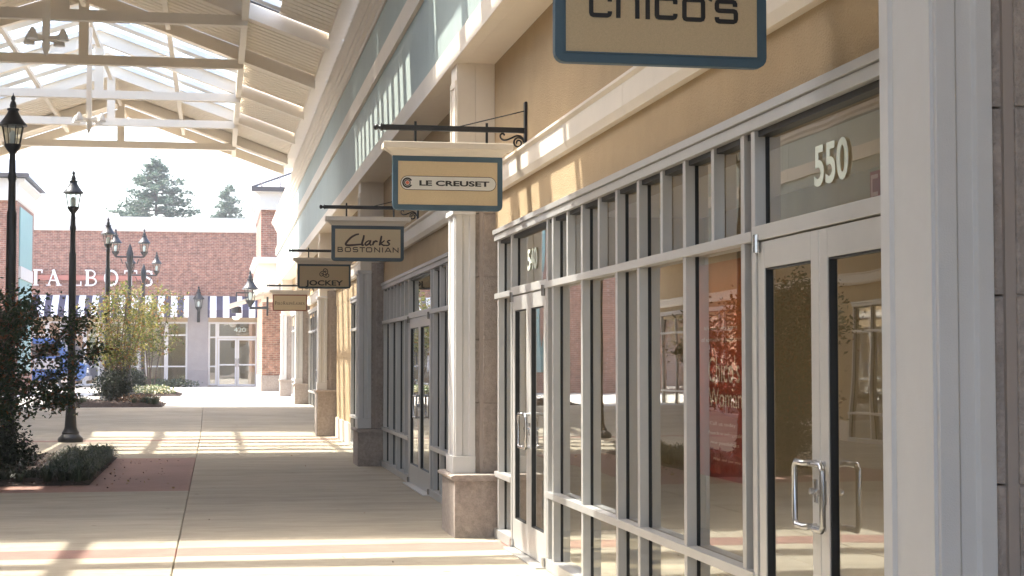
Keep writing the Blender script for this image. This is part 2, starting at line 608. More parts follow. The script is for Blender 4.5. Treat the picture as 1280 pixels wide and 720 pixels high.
# serif capitals: strokes (points in a 0..1 box, thick?) ; widths
def arc(cx, cy, rx, ry, a0, a1, n=14):
    return [(cx + rx * math.cos(R(a0 + (a1 - a0) * i / n)), cy + ry * math.sin(R(a0 + (a1 - a0) * i / n))) for i in range(n + 1)]
TK, TN = 0.17, 0.06
SERIF = {
 'T': (0.85, [([(.42, 0), (.42, 1)], TK), ([(.05, .965), (.8, .965)], .07), ([(.06, 1), (.06, .78)], TN), ([(.79, 1), (.79, .78)], TN), ([(.25, .025), (.6, .025)], .05)]),
 'A': (0.95, [([(.14, 0), (.46, .98)], TN), ([(.42, 1), (.78, 0)], TK), ([(.25, .33), (.66, .33)], TN), ([(0, .025), (.28, .025)], .05), ([(.6, .025), (.95, .025)], .05)]),
 'L': (0.8, [([(.2, 0), (.2, 1)], TK), ([(.05, .975), (.38, .975)], .05), ([(.05, .03), (.75, .03)], .06), ([(.74, 0), (.74, .28)], TN)]),
 'B': (0.82, [([(.2, 0), (.2, 1)], TK), ([(.05, .97)] + [(.4, .97)] + arc(.4, .745, .26, .225, 90, -90) + [(.2, .52)], .08), ([(.2, .51), (.42, .51)] + arc(.42, .27, .31, .24, 90, -90) + [(.05, .03)], .09)]),
 'O': (0.95, [(arc(.48, .5, .38, .46, 0, 360, 24)[:-1], .125, True)]),
 'S': (0.7, [([(.6, .72), (.58, .84), (.46, .95), (.3, .95), (.15, .86), (.13, .74), (.2, .62), (.42, .5), (.57, .38), (.6, .24), (.52, .1), (.36, .04), (.2, .08), (.1, .2), (.08, .32)], .11), ([(.6, .68), (.6, .98)], .045), ([(.08, .02), (.08, .34)], .045)]),
 'P': (0.75, [([(.2, 0), (.2, 1)], TK), ([(.05, .97)] + [(.42, .97)] + arc(.42, .715, .26, .255, 90, -90) + [(.2, .46)], .08), ([(.05, .025), (.38, .025)], .05)]),
 'R': (0.88, [([(.2, 0), (.2, 1)], TK), ([(.05, .97)] + [(.42, .97)] + arc(.42, .73, .26, .24, 90, -90) + [(.2, .49)], .08), ([(.05, .025), (.38, .025)], .05), ([(.4, .5), (.78, 0)], .13)]),
 'H': (0.95, [([(.2, 0), (.2, 1)], TK), ([(.75, 0), (.75, 1)], TK), ([(.2, .5), (.75, .5)], TN), ([(.05, .975), (.35, .975)], .05), ([(.6, .975), (.9, .975)], .05), ([(.05, .025), (.35, .025)], .05), ([(.6, .025), (.9, .025)], .05)]),
 'U': (0.95, [([(.2, 1), (.2, .3), (.28, .1), (.48, .03), (.66, .1), (.75, .3), (.75, 1)], .11), ([(.05, .975), (.35, .975)], .05), ([(.62, .975), (.88, .975)], .05)]),
 'E': (0.78, [([(.2, 0), (.2, 1)], TK), ([(.05, .97), (.68, .97)], .06), ([(.2, .51), (.55, .51)], .06), ([(.05, .03), (.72, .03)], .06), ([(.67, 1), (.67, .8)], TN), ([(.71, 0), (.71, .22)], TN)]),
 'N': (0.98, [([(.2, 0), (.2, 1)], TN), ([(.78, 0), (.78, 1)], TN), ([(.18, 1), (.8, 0)], TK), ([(.05, .025), (.33, .025)], .05), ([(.65, .975), (.92, .975)], .05)]),
}
def serif_letter(mb, ch, x, z, h, to3, depth, wfac=1.0):
    wd, st = SERIF[ch]
    for s_ in st:
        pts = [(x + p[0] * h * wfac, z + p[1] * h) for p in s_[0]]
        ribbon(mb, pts, s_[1] * h, to3, depth, closed=len(s_) > 2)
    return wd * h * wfac

# ------------------------------------------------------------------ setting: ground, walkway
ZT = 0.42                                   # the far plaza lies a ramp higher
def gz(y):
    return 0 if y < 36 else (ZT if y > 42 else ZT * (y - 36) / 6)

g = MB()
ys = [-60, 36, 42, 900]
for y in ys:
    for x in (-500, 500):
        g.v.append((x, y, gz(y) - 0.03))
for i in range(3):
    g.f.append((2 * i, 2 * i + 1, 2 * i + 3, 2 * i + 2))
g.build('ground', M['joint'], kind='structure')
p = MB()
p.box(-400, 400, 43.0, 900, ZT - 0.02, ZT)
p.build('plaza', M['plaza'], kind='structure')

walk = ob('walkway', None, None, kind='structure')
walk['label'] = 'pale concrete shopping walk with sawn joints and red bands'
WORLD[walk.name] = Vector((0, 0, 0))
JX = -0.315
rows = [(-8, -1.5, 0), (-1.5, 5.2, 1), (5.2, 13.85, 0), (13.85, 14.45, 'r'), (14.45, 20.85, 1), (20.85, 27.95, 'bed'), (27.95, 33.9, 0), (33.9, 34.45, 'r'), (34.45, 43.0, 1)]
cols = [(-7.6, -4.585), (-4.585, JX), (JX, 2.75)]
gp = 0.0035
for (y0, y1, k) in rows:
    for ci, (x0, x1) in enumerate(cols):
        if k == 'r': m = M['red_conc']
        elif k == 'bed': m = M['red_conc'] if ci == 1 else M['concrete_b']
        else: m = M['concrete'] if (ci + k) % 2 else M['concrete_b']
        seg = [(y0, y1)]
        if y1 > 36 and y1 < 44: seg = [(y0, 36.0 + gp), (36.0 - gp, 42.0 + gp), (42.0 - gp, y1)]
        for a, b in seg:
            s = MB()
            X0, X1, Y0, Y1 = x0 + gp, x1 - gp, a + gp, b - gp
            za, zb = gz(Y0), gz(Y1)
            t = 0.008
            s.v = [(X0 + t, Y0 + t, za), (X1 - t, Y0 + t, za), (X1 - t, Y1 - t, zb), (X0 + t, Y1 - t, zb),
                   (X0, Y0, za - t), (X1, Y0, za - t), (X1, Y1, zb - t), (X0, Y1, zb - t),
                   (X0, Y0, za - .04), (X1, Y0, za - .04), (X1, Y1, zb - .04), (X0, Y1, zb - .04)]
            s.f = [(0, 1, 2, 3)] + [(4 + i, 4 + (i + 1) % 4, (i + 1) % 4, i) for i in range(4)] + [(8 + i, 8 + (i + 1) % 4, 4 + (i + 1) % 4, 4 + i) for i in range(4)]
            s.build('paving_slab', m, walk)

# ------------------------------------------------------------------ right-hand row of shops
XW, XF, XG = 2.55, 2.17, 2.58               # stucco face, fascia face, glass plane
PY = [4.5, 14.8, 25.15, 35.4, 45.6, 56.0]   # near face of each pillar
def lift(y): return ZT if y > 40 else 0

def shop_row(x_first, parts_to):
    t = thing('shop_building', 'long tan and pale blue shop row with cream cornice along the right of the walk', 'building', (4.5, 30, 0))
    return t
row = shop_row(0, 0)
YA, YB = -3.0, 61.0
# stucco wall above the glass, in bays between the pillars
for i in range(-1, 6):
    a = (PY[i] + .2) if i >= 0 else YA
    b = (PY[i + 1] + .2) if i < 5 else YB
    MB().box(XW, 3.1, a, b, 2.80, 4.384).build('wall_panel', M['stucco'], row)
    # moulded band under the upper wall, in lengths with a fine joint
    n = 6
    for k in range(n):
        y0 = a + (b - a) * k / n + .002
        y1 = a + (b - a) * (k + 1) / n - .002
        MB().prism([(XW, 3.14), (2.50, 3.14), (2.475, 3.19), (2.475, 3.33), (2.45, 3.35), (2.45, 3.37), (XW, 3.37)], 'y', y0, y1).build('band_moulding', M['cream'], row)
MB().box(3.1, 9.0, YB - .3, YB, 0, 6.3).build('end_wall', M['stucco'], row)
MB().box(2.2, 9.0, YA, YB - .31, 6.30, 6.36).build('roof', M['roofmetal'], row)
# fascia: soffit, bottom board, blue panels, mid board, upper panels, cornice
MB().box(XF + .02, 2.549, YA, YB, 4.385, 4.42).build('soffit', M['cream'], row)
y = YA
while y < YB - .1:
    y1 = min(y + 4.6, YB)
    MB().box(XF - .02, XF + .10, y + .0015, y1 - .0015, 4.38, 4.60).build('fascia_board', M['cream'], row, bevel=.004)
    MB().box(XF - .035, XF + .08, y + .0015, y1 - .0015, 5.50, 5.77).build('fascia_board', M['cream'], row, bevel=.004)
    MB().prism([(XF + .06, 6.36), (XF - .01, 6.36), (XF - .02, 6.42), (2.10, 6.46), (2.10, 6.53), (2.06, 6.55), (2.06, 6.60), (2.02, 6.63), (1.99, 6.68), (1.98, 6.74), (XF + .06, 6.74)], 'y', y + .0015, y1 - .0015).build('cornice', M['cream'], row)
    y = y1
k = 0
y = YA
while y < YB - .1:
    wd = 0.42 if k % 2 else 2.45
    y1 = min(y + wd, YB)
    MB().box(XF + .012, XF + .08, y + .004, y1 - .004, 4.60, 5.50).build('fascia_panel', M['blue_panel'], row, bevel=.003)
    MB().box(XF + .012, XF + .08, y + .004, y1 - .004, 5.77, 6.37).build('fascia_panel', M['blue_panel'], row, bevel=.003)
    y = y1
    k += 1
MB().box(XF + .081, XF + .12, YA, YB, 4.43, 6.37).build('backing_board', M['joint'], row)
# shop interior seen through the glass
MB().box(4.6, 4.7, YA, YB - .4, 0.0, 3.0).build('inner_wall', M['interior'], row)
MB().box(2.66, 4.6, YA, YB - .4, 2.98, 3.04).build('inner_ceiling', M['cream'], row)
MB().box(2.66, 4.6, YA, 40, 0.0, 0.012).build('inner_floor', M['intfloor'], row)
for yy in (4.9, 15.2, 25.5, 35.8, 46.0):
    MB().box(2.66, 4.6, yy - .1, yy + .1, 0.02, 2.97).build('party_wall', M['interior'], row)
# brick and stucco gable end of the row behind the near pillar is out of frame

MB().box(XW, 3.1, YA, 4.69, .45, 2.799).build('lower_wall', M['stucco'], row)
MB().box(XW - .03, 3.1, YA, 4.69, 0, .449).build('wall_base', M['stone'], row)
# pillars ----------------------------------------------------------------
def pillar(y, zb, label):
    h = zb
    base_h = 0.57 if zb or y < 30 else 1.0 - .01
    t = thing('pillar', label, 'pillar', (2.35, y + .4, zb), 'stone and cream pillars along the shop walk')
    D = .85                                       # length along the walk
    # stone base in courses
    zt = zb + base_h
    MB().box(2.14, 2.66, y, y + D, zb - .03, zt - .055).build('base_block', M['stone'], t, bevel=.006)
    MB().prism([(2.66, zt - .055), (2.135, zt - .055), (2.105, zt - .035), (2.10, zt - .012), (2.135, zt), (2.66, zt)], 'y', y - .035, y + D + .035).build('base_cap', M['stone_b'], t)
    # stone pier behind the timber shaft: quoin blocks with joints
    ya, yb = y + .20, y + D - .20
    z = zt
    ft = zb + .602 - .585 if False else None
    k = 0
    heights = []
    zz = zt
    first = {True: 0.0}
    courses = [zt]
    c = 0.05 + zb
    while c < 3.0:
        if c > zt + .12: courses.append(c)
        c += .585
    courses.append(3.138)
    for a, b in zip(courses[:-1], courses[1:]):
        m = M['stone'] if k % 2 else M['stone_b']
        MB().box(2.365, 2.43, ya + .03, yb - .03, a + .003, b - .003).build('stone_block', m, t, bevel=.004)
        MB().box(2.434, 2.66, ya, yb, a + .003, b - .003).build('stone_block', M['stone_b'] if k % 2 else M['stone'], t, bevel=.004)
        k += 1
    MB().box(2.40, 2.64, ya + .012, yb - .012, zt, 3.137).build('mortar_core', M['mortar'], t)
    # painted shaft with recessed panel, foot and necking
    sy0, sy1 = y + .21, y + D - .21
    st = 2.96 + (zb * .5)
    def shaft(z0, z1, name):
        x0, x1 = 2.165, 2.362
        s = MB()
        # stepped plan: fillets at the corners and a sunk panel on the sides
        def ring(ins): return None
        pl = [(x0, sy0 + .02), (x0 + .012, sy0 + .02), (x0 + .012, sy0), (x0 + .075, sy0), (x0 + .085, sy0 + .014), (x0 + .135, sy0 + .014), (x0 + .145, sy0), (x1, sy0),
              (x1, sy1), (x0 + .145, sy1), (x0 + .135, sy1 - .014), (x0 + .085, sy1 - .014), (x0 + .075, sy1), (x0 + .012, sy1), (x0 + .012, sy1 - .02), (x0, sy1 - .02),
              (x0, sy1 - .09), (x0 + .014, sy1 - .10), (x0 + .014, sy0 + .10), (x0, sy0 + .09)]
        s.prism(pl, 'z', z0, z1)
        return s.build(name, M['white'], t, bevel=.002)
    MB().box(2.15, 2.363, sy0 - .014, sy1 + .014, zt + .001, zt + .16).build('shaft_foot', M['white'], t, bevel=.005)
    shaft(zt + .16, st, 'shaft')
    MB().box(2.145, 2.363, sy0 - .02, sy1 + .02, st, st + .05).build('necking', M['white'], t, bevel=.006)
    # upper pier: cream box up to the soffit with two sunk panels on the narrow front
    x0 = 2.19
    MB().box(x0, 2.363, sy0 + .03, sy1 - .03, st + .05, 4.384).build('upper_pier', M['cream'], t, bevel=.003)
    MB().box(2.3645, 2.548, sy0 + .03, sy1 - .03, 3.141, 4.384).build('upper_return', M['cream'], t, bevel=.003)
    f = MB()
    for (za, zc) in ((3.45, 4.22),):
        f.box(x0 - .014, x0, sy0 + .05, sy0 + .09, za, zc)
        f.box(x0 - .014, x0, sy1 - .09, sy1 - .05, za, zc)
        f.box(x0 - .014, x0, sy0 + .09, sy1 - .09, zc - .05, zc)
        f.box(x0 - .014, x0, sy0 + .09, sy1 - .09, za, za + .05)
    f.build('panel_moulding', M['cream'], t)
    return t
P_LAB = ['tall white panelled pillar with grey stone edge nearest the camera at the right',
         'stone based pillar with white shaft beside the doors numbered 540, under the cookware sign',
         'third pillar along the walk, stone base and cream shaft under the shoe shop sign',
         'fourth pillar along the walk with the tallest stone base, beside the tan doorway pier',
         'fifth pillar along the walk, its foot just inside the sunlit plaza',
         'sixth and farthest cream pillar with stone base, next to the orange brick pier']
pil = [pillar(y, lift(y), l) for y, l in zip(PY, P_LAB)]

# storefronts ------------------------------------------------------------
def number_text(s_, y0, y1, z0, z1, parent):
    mb = text_mesh(s_, 0, 1, 0, 1, lambda u, v, d: (XG - .008 - d, y0 + (y1 - y0) * u, z0 + (z1 - z0) * v), .002, bold=.02)
    return mb.build('number', M['vinyl'], parent)

def storefront(label, ya, yb, mulls, trans_extra, doors, zb=0, hinge=True, sill=True, louver=None):
    """ya near end, yb far end; doors = [(y0, y1)]"""
    t = thing('storefront', label, 'shopfront', (2.55, (ya + yb) / 2, zb), 'silver framed shopfronts along the walk')
    x0, x1 = 2.515, 2.575
    head, tr, sl = zb + 2.70, zb + 2.17, zb + .555
    f = MB()
    f.box(2.50, 2.549, ya, yb, head, head + .055)
    f.box(2.485, 2.549, ya, yb, head + .058, head + .10)
    f.build('head_rail', M['alu'], t, bevel=.003)
    MB().box(2.535, 2.60, ya, yb, head - .03, head - .001).build('head_gasket', M['gasket'], t)
    # transom rail, bottom rail and sill rail are cut at the doors
    spans = []
    cur = ya
    for (d0, d1) in sorted(doors):
        spans.append((cur, d0 - .05)); cur = d1 + .05
    spans.append((cur, yb))
    for a, b in spans:
        if b - a < .06: continue
        MB().box(x0 - .012, x1, a, b, tr, tr + .05).build('transom_rail', M['alu'], t, bevel=.003)
        if sill: MB().box(x0 - .012, x1, a, b, sl, sl + .05).build('sill_rail', M['alu'], t, bevel=.003)
        MB().box(x0 - .012, x1 + .03, a, b, zb + .004, zb + .09).build('bottom_rail', M['alu'], t, bevel=.003)
    inside = lambda yy: any(d0 - .02 < yy < d1 + .02 for d0, d1 in doors)
    all_m = sorted(mulls)
    for my in all_m:
        MB().box(x0, XG - .010, my - .0275, my + .0275, zb + .09, head - .001).build('mullion', M['alu'], t, bevel=.0025)
        MB().box(XG - .010, XG + .012, my - .024, my + .024, zb + .09, head - .002).build('gasket', M['gasket'], t)
    for my in trans_extra:
        MB().box(x0 + .004, XG - .002, my - .024, my + .024, tr + .051, head - .001).build('mullion', M['alu'], t, bevel=.0025)
    edges = sorted(set(all_m))
    def pane(a, b, z0, z1):
        MB().box(XG, XG + .008, a, b, z0, z1).build('pane', M['glass'], t)
    for a, b in zip(edges[:-1], edges[1:]):
        if b - a < .12: continue
        mid = (a + b) / 2
        if inside(mid):
            pane(a + .02, b - .02, tr + .06, head)
            continue
        pane(a + .02, b - .02, tr + .03, head)
        if sill:
            pane(a + .02, b - .02, sl + .03, tr + .02)
            pane(a + .02, b - .02, zb + .07, sl + .02)
        else:
            pane(a + .02, b - .02, zb + .07, tr + .02)
    for (d0, d1) in doors:
        MB().box(x0 - .006, x1, d0 - .05, d1 + .05, tr - .0, tr + .07).build('door_header', M['alu_door'], t, bevel=.003)
        for s_, e_ in ((d0 - .05, d0 - .006), (d1 + .006, d1 + .05)):
            MB().box(x0 - .004, x1, s_, e_, zb + .004, tr - .001).build('door_jamb', M['alu_door'], t, bevel=.003)
        MB().box(x0 - .08, x1 + .04, d0, d1, zb + .001, zb + .014).build('threshold', M['alu_door'], t)
        mid = (d0 + d1) / 2
        for li, (a, b) in enumerate(((d0 + .003, mid - .003), (mid + .003, d1 - .003))):
            dx0, dx1 = x0 + .004, x0 + .048
            st, tp, bt = .095, .125, .24
            zt_, zb_ = tr - .008, zb + .022
            fr = MB()
            fr.box(dx0, dx1, a, a + st, zb_, zt_)
            fr.box(dx0, dx1, b - st, b, zb_, zt_)
            fr.box(dx0, dx1, a + st, b - st, zt_ - tp, zt_)
            fr.box(dx0, dx1, a + st, b - st, zb_, zb_ + bt)
            d = fr.build('door', M['alu_door'], t, bevel=.003)
            WORLD[d.name] = Vector((0, 0, 0))
            def sub(mb, nm, mt, **k):
                o = mb.build(nm, mt, None, **k)
                o.parent = d
                o.matrix_parent_inverse = Matrix.Identity(4)
                return o
            DW = .009
            gk = MB()
            gk.box(dx0 + .006, dx1 - .004, a + st, a + st + DW, zb_ + bt + DW, zt_ - tp - DW)
            gk.box(dx0 + .006, dx1 - .004, b - st - DW, b - st, zb_ + bt + DW, zt_ - tp - DW)
            gk.box(dx0 + .006, dx1 - .004, a + st, b - st, zt_ - tp - DW, zt_ - tp)
            gk.box(dx0 + .006, dx1 - .004, a + st, b - st, zb_ + bt, zb_ + bt + DW)
            sub(gk, 'gasket', M['gasket'])
            sub(MB().box(dx0 + .024, dx0 + .030, a + st + .004, b - st - .004, zb_ + bt + .004, zt_ - tp - .004), 'pane', M['glass'])
            # D-shaped pull on the meeting stile
            hy = (b - st / 2) if li == 0 else (a + st / 2)
            hs = -1 if li == 0 else 1
            hx = dx0 - .055
            z1_, z2_ = zb + .90, zb + 1.17
            off = hs * .0
            def loop(yy, s2):
                return [(dx0, yy, z1_ + .012), (hx + .02, yy, z1_ + .012), (hx + .004, yy, z1_ + .022), (hx, yy, z1_ + .045), (hx, yy, z2_ - .045), (hx + .004, yy, z2_ - .022), (hx + .02, yy, z2_ - .012), (dx0, yy, z2_ - .012)]
            # offset pull: legs come out then run sideways over the glass
            yy = hy
            oy = hy + hs * .115
            pts = [(dx0, yy, z1_), (hx + .012, yy, z1_), (hx, yy + hs * .012, z1_), (hx, oy - hs * .02, z1_), (hx, oy, z1_ + .02), (hx, oy, z2_ - .02), (hx, oy - hs * .02, z2_), (hx, yy + hs * .012, z2_), (hx + .012, yy, z2_), (dx0, yy, z2_)]
            hd = MB()
            hd.tube(pts, .0135, 10)
            sub(hd, 'handle', M['steel'], smooth=True)
            lk = MB().box(dx0 - .006, dx0, hy - .018, hy + .018, zb + 1.0, zb + 1.1)
            lk.tube([(dx0, hy, zb + 1.05), (dx0 - .03, hy, zb + 1.05)], .014, 10)
            sub(lk, 'lock', M['steel'])
            if hinge:
                py = (a + .03) if li == 0 else (b - .03)
                for h0, h1 in ((zt_ - .05, zt_ + .035), (zb_ - .005, zb_ + .06)):
                    sub(MB().tube([(dx0 - .016, py, h0), (dx0 - .016, py, h1)], .017, 10), 'hinge', M['steel'])
    return t
s1 = storefront('silver framed shopfront of the nearest bay with doors numbered 550 and 540', 5.36, 14.80,
                [5.40, 5.77, 7.47, 7.63, 8.64, 9.64, 10.19, 11.20, 12.21, 12.42, 13.99, 14.66],
                [9.12, 8.13, 10.70, 11.70], [(5.82, 7.42), (12.48, 13.94)])
number_text('550', 6.80, 6.41, 2.36, 2.54, s1)
number_text('540', 13.52, 13.12, 2.36, 2.54, s1)
# red poster behind the glass with pale lettering
pst = thing('poster', 'tall red and orange shop poster behind the glass left of the doors numbered 550', 'poster', (2.64, 8.13, .8))
MB().box(2.635, 2.64, 7.78, 8.87, .98, 2.13).build('sheet', M['poster'], pst)
to_p = lambda u, v, d: (2.632 - d, 8.80 - u * .90, v)
for body, u0, u1, z0, z1 in (("It's the very start", .16, .80, 1.765, 1.79), ("of something happening", .10, .92, 1.70, 1.73), ("Chico's", .24, .84, 1.49, 1.63),
                             ("Woman", .24, .88, 1.36, 1.46), ("Call us today", .26, .76, 1.255, 1.28), ("From fit to unforgettable", .24, .9, 1.205, 1.228),
                             ("new possibilities", .28, .82, 1.155, 1.178), ("Wait and see you", .32, .84, 1.07, 1.09)):
    text_mesh(body, u0, u1, z0, z1, to_p, .0005).build('lettering', M['poster_txt'], pst)
# exit sign inside, its plate peeping out by the near pillar
ex = thing('exit_sign', 'small red exit sign hanging inside behind the glass above the doors numbered 550', 'sign', (2.75, 6.1, 2.3))
MB().box(2.70, 2.72, 6.06, 6.49, 2.20, 2.395).build('plate', M['exit'], ex)
to_e = lambda u, v, d: (2.699 - d, 6.482 - u * .40, v)
for bd, u0, u1 in (('E', .30, .50), ('X', .03, .27), ('I', .0, .02), ('T', .55, .7)):
    pass
text_mesh("EXIT", .01, .98, 2.215, 2.38, to_e, .001, bold=-.01).build('lettering', M['exit_txt'], ex)

s2 = storefront('silver framed glass shopfront of the second bay, double doors between narrow side lights', 15.66, 25.15,
                [15.7, 16.6, 17.6, 18.6, 19.2, 19.42, 21.68, 22.2, 23.15, 24.1, 25.0],
                [18.1, 17.1, 22.7, 23.6, 24.55], [(19.47, 21.15)] if False else [(19.47, 21.63)])
s3 = storefront('narrow silver framed window of the third bay beside the tan pier', 26.01, 31.2,
                [26.05, 27.1, 28.1, 29.1, 30.1, 31.15], [], [])
MB().box(2.552, 3.0, 31.21, 35.39, .42, 2.798).build('tan_pier', M['stucco'], row)
MB().box(2.52, 3.0, 31.21, 35.39, 0, .42).build('pier_base', M['cream'], row)
s4 = storefront('silver framed glass shopfront of the fourth bay with a door, just before the sunlit plaza', 36.26, 45.6,
                [36.3, 37.4, 38.5, 39.6, 40.2, 42.1, 43.0, 44.2, 45.55], [], [(40.25, 42.05)], zb=.21)
s5 = storefront('silver framed glass shopfront of the fifth and farthest bay, in full sun', 46.5, 56.0,
                [46.5, 48, 49.5, 51, 52.8, 54.5, 55.95], [], [(51.05, 52.75)], zb=ZT)

# ------------------------------------------------------------------ hanging shop signs
def sign(y, label, border, paint, zt=3.30, x0=1.42, x1=2.34, h=.45, bw=.045, cap=True, zbar=None):
    t = thing('hanging_sign', label, 'sign', ((x0 + x1) / 2, y, zt), 'hanging shop signs over the walk')
    T = .05
    # rounded lower corners
    r = .045
    def outline(ins, rr):
        a0, a1, z0, z1 = x0 + ins, x1 - ins, zt - h + ins, zt - ins
        pts = [(a0, z1), (a0, z0 + rr)] + [(a0 + rr - rr * math.cos(R(q)), z0 + rr - rr * math.sin(R(q))) for q in (22, 45, 68)] + [(a0 + rr, z0), (a1 - rr, z0)] + \
              [(a1 - rr + rr * math.sin(R(q)), z0 + rr - rr * math.cos(R(q))) for q in (22, 45, 68)] + [(a1, z0 + rr), (a1, z1)]
        return pts
    fr = MB().prism(outline(0, r), 'y', y, y + T)
    fr.build('frame', border, t, bevel=.004)
    face = MB()
    face.box(x0 + bw, x1 - bw, y - .004, y + T + .004, zt - h + bw, zt - bw)
    face.build('face', M['sign_face'], t)
    lip = MB()
    e = .006
    for (a, b, c, d) in ((x0 + bw - e, x1 - bw + e, zt - bw, zt - bw + e), (x0 + bw - e, x1 - bw + e, zt - h + bw - e, zt - h + bw), (x0 + bw - e, x0 + bw, zt - h + bw, zt - bw), (x1 - bw, x1 - bw + e, zt - h + bw, zt - bw)):
        lip.box(a, b, y - .007, y, c, d)
    lip.build('bead', border, t)
    # moulded cap
    c = MB()
    cx0, cx1 = x0, x1
    lv = [(0, -.005), (.018, .012), (.035, .03), (.052, .055), (.058, .08), (.06, .08), (.105, .08), (.11, .075)]
    n0 = 0
    for z, o in lv:
        c.v += [(cx0 - o, y - .02 - o * .6, zt + z), (cx1 + o, y - .02 - o * .6, zt + z), (cx1 + o, y + T + .02 + o * .6, zt + z), (cx0 - o, y + T + .02 + o * .6, zt + z)]
    for i in range(len(lv) - 1):
        for k_ in range(4):
            a = 4 * i + k_; b = 4 * i + (k_ + 1) % 4
            c.f.append((a, b, b + 4, a + 4))
    c.f.append((3, 2, 1, 0))
    e_ = 4 * (len(lv) - 1)
    c.f.append((e_, e_ + 1, e_ + 2, e_ + 3))
    c.build('cap', M['cream'], t)
    yc = y + T / 2
    zb = zt + .235 if zbar is None else zbar
    # hangers
    for hx in (x0 + .19, x1 - .13):
        MB().box(hx - .010, hx + .010, yc - .006, yc + .006, zt + .108, zb + .055).build('hanger', M['iron'], t)
    # wall bracket: its own thing
    b = thing('sign_bracket', label_b[y], 'bracket', (2.52, yc, zb), 'black iron sign brackets on the shop wall')
    MB().box(x0 - .085, 2.53, yc - .02, yc + .02, zb - .022, zb + .022).build('arm', M['iron'], b, bevel=.003)
    MB().lathe((0, 0, 0), [(0, .004)], 3)
    fin = MB()
    prof = [(0, .03), (.012, .032), (.016, .02), (.03, .012), (.036, .02), (.05, .028), (.064, .022), (.072, .006)]
    fin.lathe((0, 0, 0), prof, 12)
    fin.v = [(x0 - .085 - v[2], yc + v[1], zb + v[0]) for v in fin.v]
    fin.build('finial', M['iron'], b, smooth=True)
    MB().box(2.528, 2.548, yc - .035, yc + .035, zb - .14, zb + .24).build('wall_plate', M['iron'], b, bevel=.003)
    MB().tube([(1.98, yc, zb + .02), (2.53, yc, zb + .165)], .005, 6).build('stay_rod', M['iron'], b)
    pts = [(2.528, zb - .14), (2.50, zb - .125), (2.465, zb - .12), (2.43, zb - .10), (2.44, zb - .06), (2.48, zb - .055), (2.50, zb - .085), (2.475, zb - .10)]
    big = [(2.49, zb - .092), (2.475, zb - .105), (2.455, zb - .095), (2.45, zb - .07), (2.475, zb - .052), (2.51, zb - .06), (2.522, zb - .09), (2.508, zb - .125), (2.475, zb - .14), (2.44, zb - .13)]
    s_curve = [(2.522, zb - .1), (2.51, zb - .06), (2.47, zb - .045), (2.42, zb - .065), (2.37, zb - .085), (2.335, zb - .075), (2.325, zb - .045), (2.345, zb - .028), (2.362, zb - .045)]
    sc_ = MB()
    sc_.tube([(p.x, yc, p.y) for p in spline([Vector(q) for q in s_curve], 5)], .008, 8)
    spiral = []
    for i in range(26):
        a = R(20 + i * 22)
        rr = .048 * (1 - i / 34)
        spiral.append((2.478 + rr * math.cos(a), yc, zb - .105 + rr * math.sin(a)))
    sc_.tube(spiral, .008, 8)
    sc_.build('scroll', M['iron'], b, smooth=True)
    fc = lambda u, v, d: (x0 + u * (x1 - x0), y - .004 - d, zt - v * (x1 - x0))
    paint(t, fc, x1 - x0)
    return t
# local sign coordinates: u 0..1 left to right, v downwards in the same unit
def px_map(cx0, cy0, wpx):
    return lambda x, y_: ((x - cx0) / wpx, (y_ - cy0) / wpx)

def paint_chico(t, fc, W):
    q = px_map(693, -52, 265)
    mb = MB()
    def st(pts, w=5.2, closed=False):
        ribbon(mb, [q(*p_) for p_ in pts], w / 265, fc, .006, closed)
    def rc(pts, r=3.0):
        out = [pts[0]]
        for i in range(1, len(pts) - 1):
            a, b, c_ = Vector(pts[i - 1]), Vector(pts[i]), Vector(pts[i + 1])
            d1 = (a - b).normalized() * r; d2 = (c_ - b).normalized() * r
            out += [tuple(b + d1), tuple(b + d1 * .3 + d2 * .3), tuple(b + d2)]
        return out + [pts[-1]]
    B, T = 24.5, 1.0
    def cee(x0, x1): st(rc([(x1, T + 6.5), (x1, T), (x0, T), (x0, B), (x1, B), (x1, B - 5)]))
    cee(737, 760)
    st([(770.5, -14), (770.5, 27)]); st(rc([(770.6, 8), (770.8, T + .4), (794, T + .4), (794, 27)]))
    st([(807, -1.5), (807, 27.2)]); st([(807, -14), (807, -8)])
    cee(818.5, 841.5)
    x0, x1 = 853, 876.5
    ring = rc([(x0 + 10, T + .5), (x0, T + .5), (x0, B + 1), (x1, B + 1), (x1, T + .5), (x0 + 10.1, T + .5)])
    st(ring)
    st([(888, -10), (888, -4), (885.5, 2)], 4)
    st(rc([(917, T + 7), (917, T + 1), (894, T + 1), (894, T + 12.5), (918, T + 12.5), (918, B + 2), (894, B + 2), (894, B - 3)]))
    mb.build('lettering', M['ink'], t)

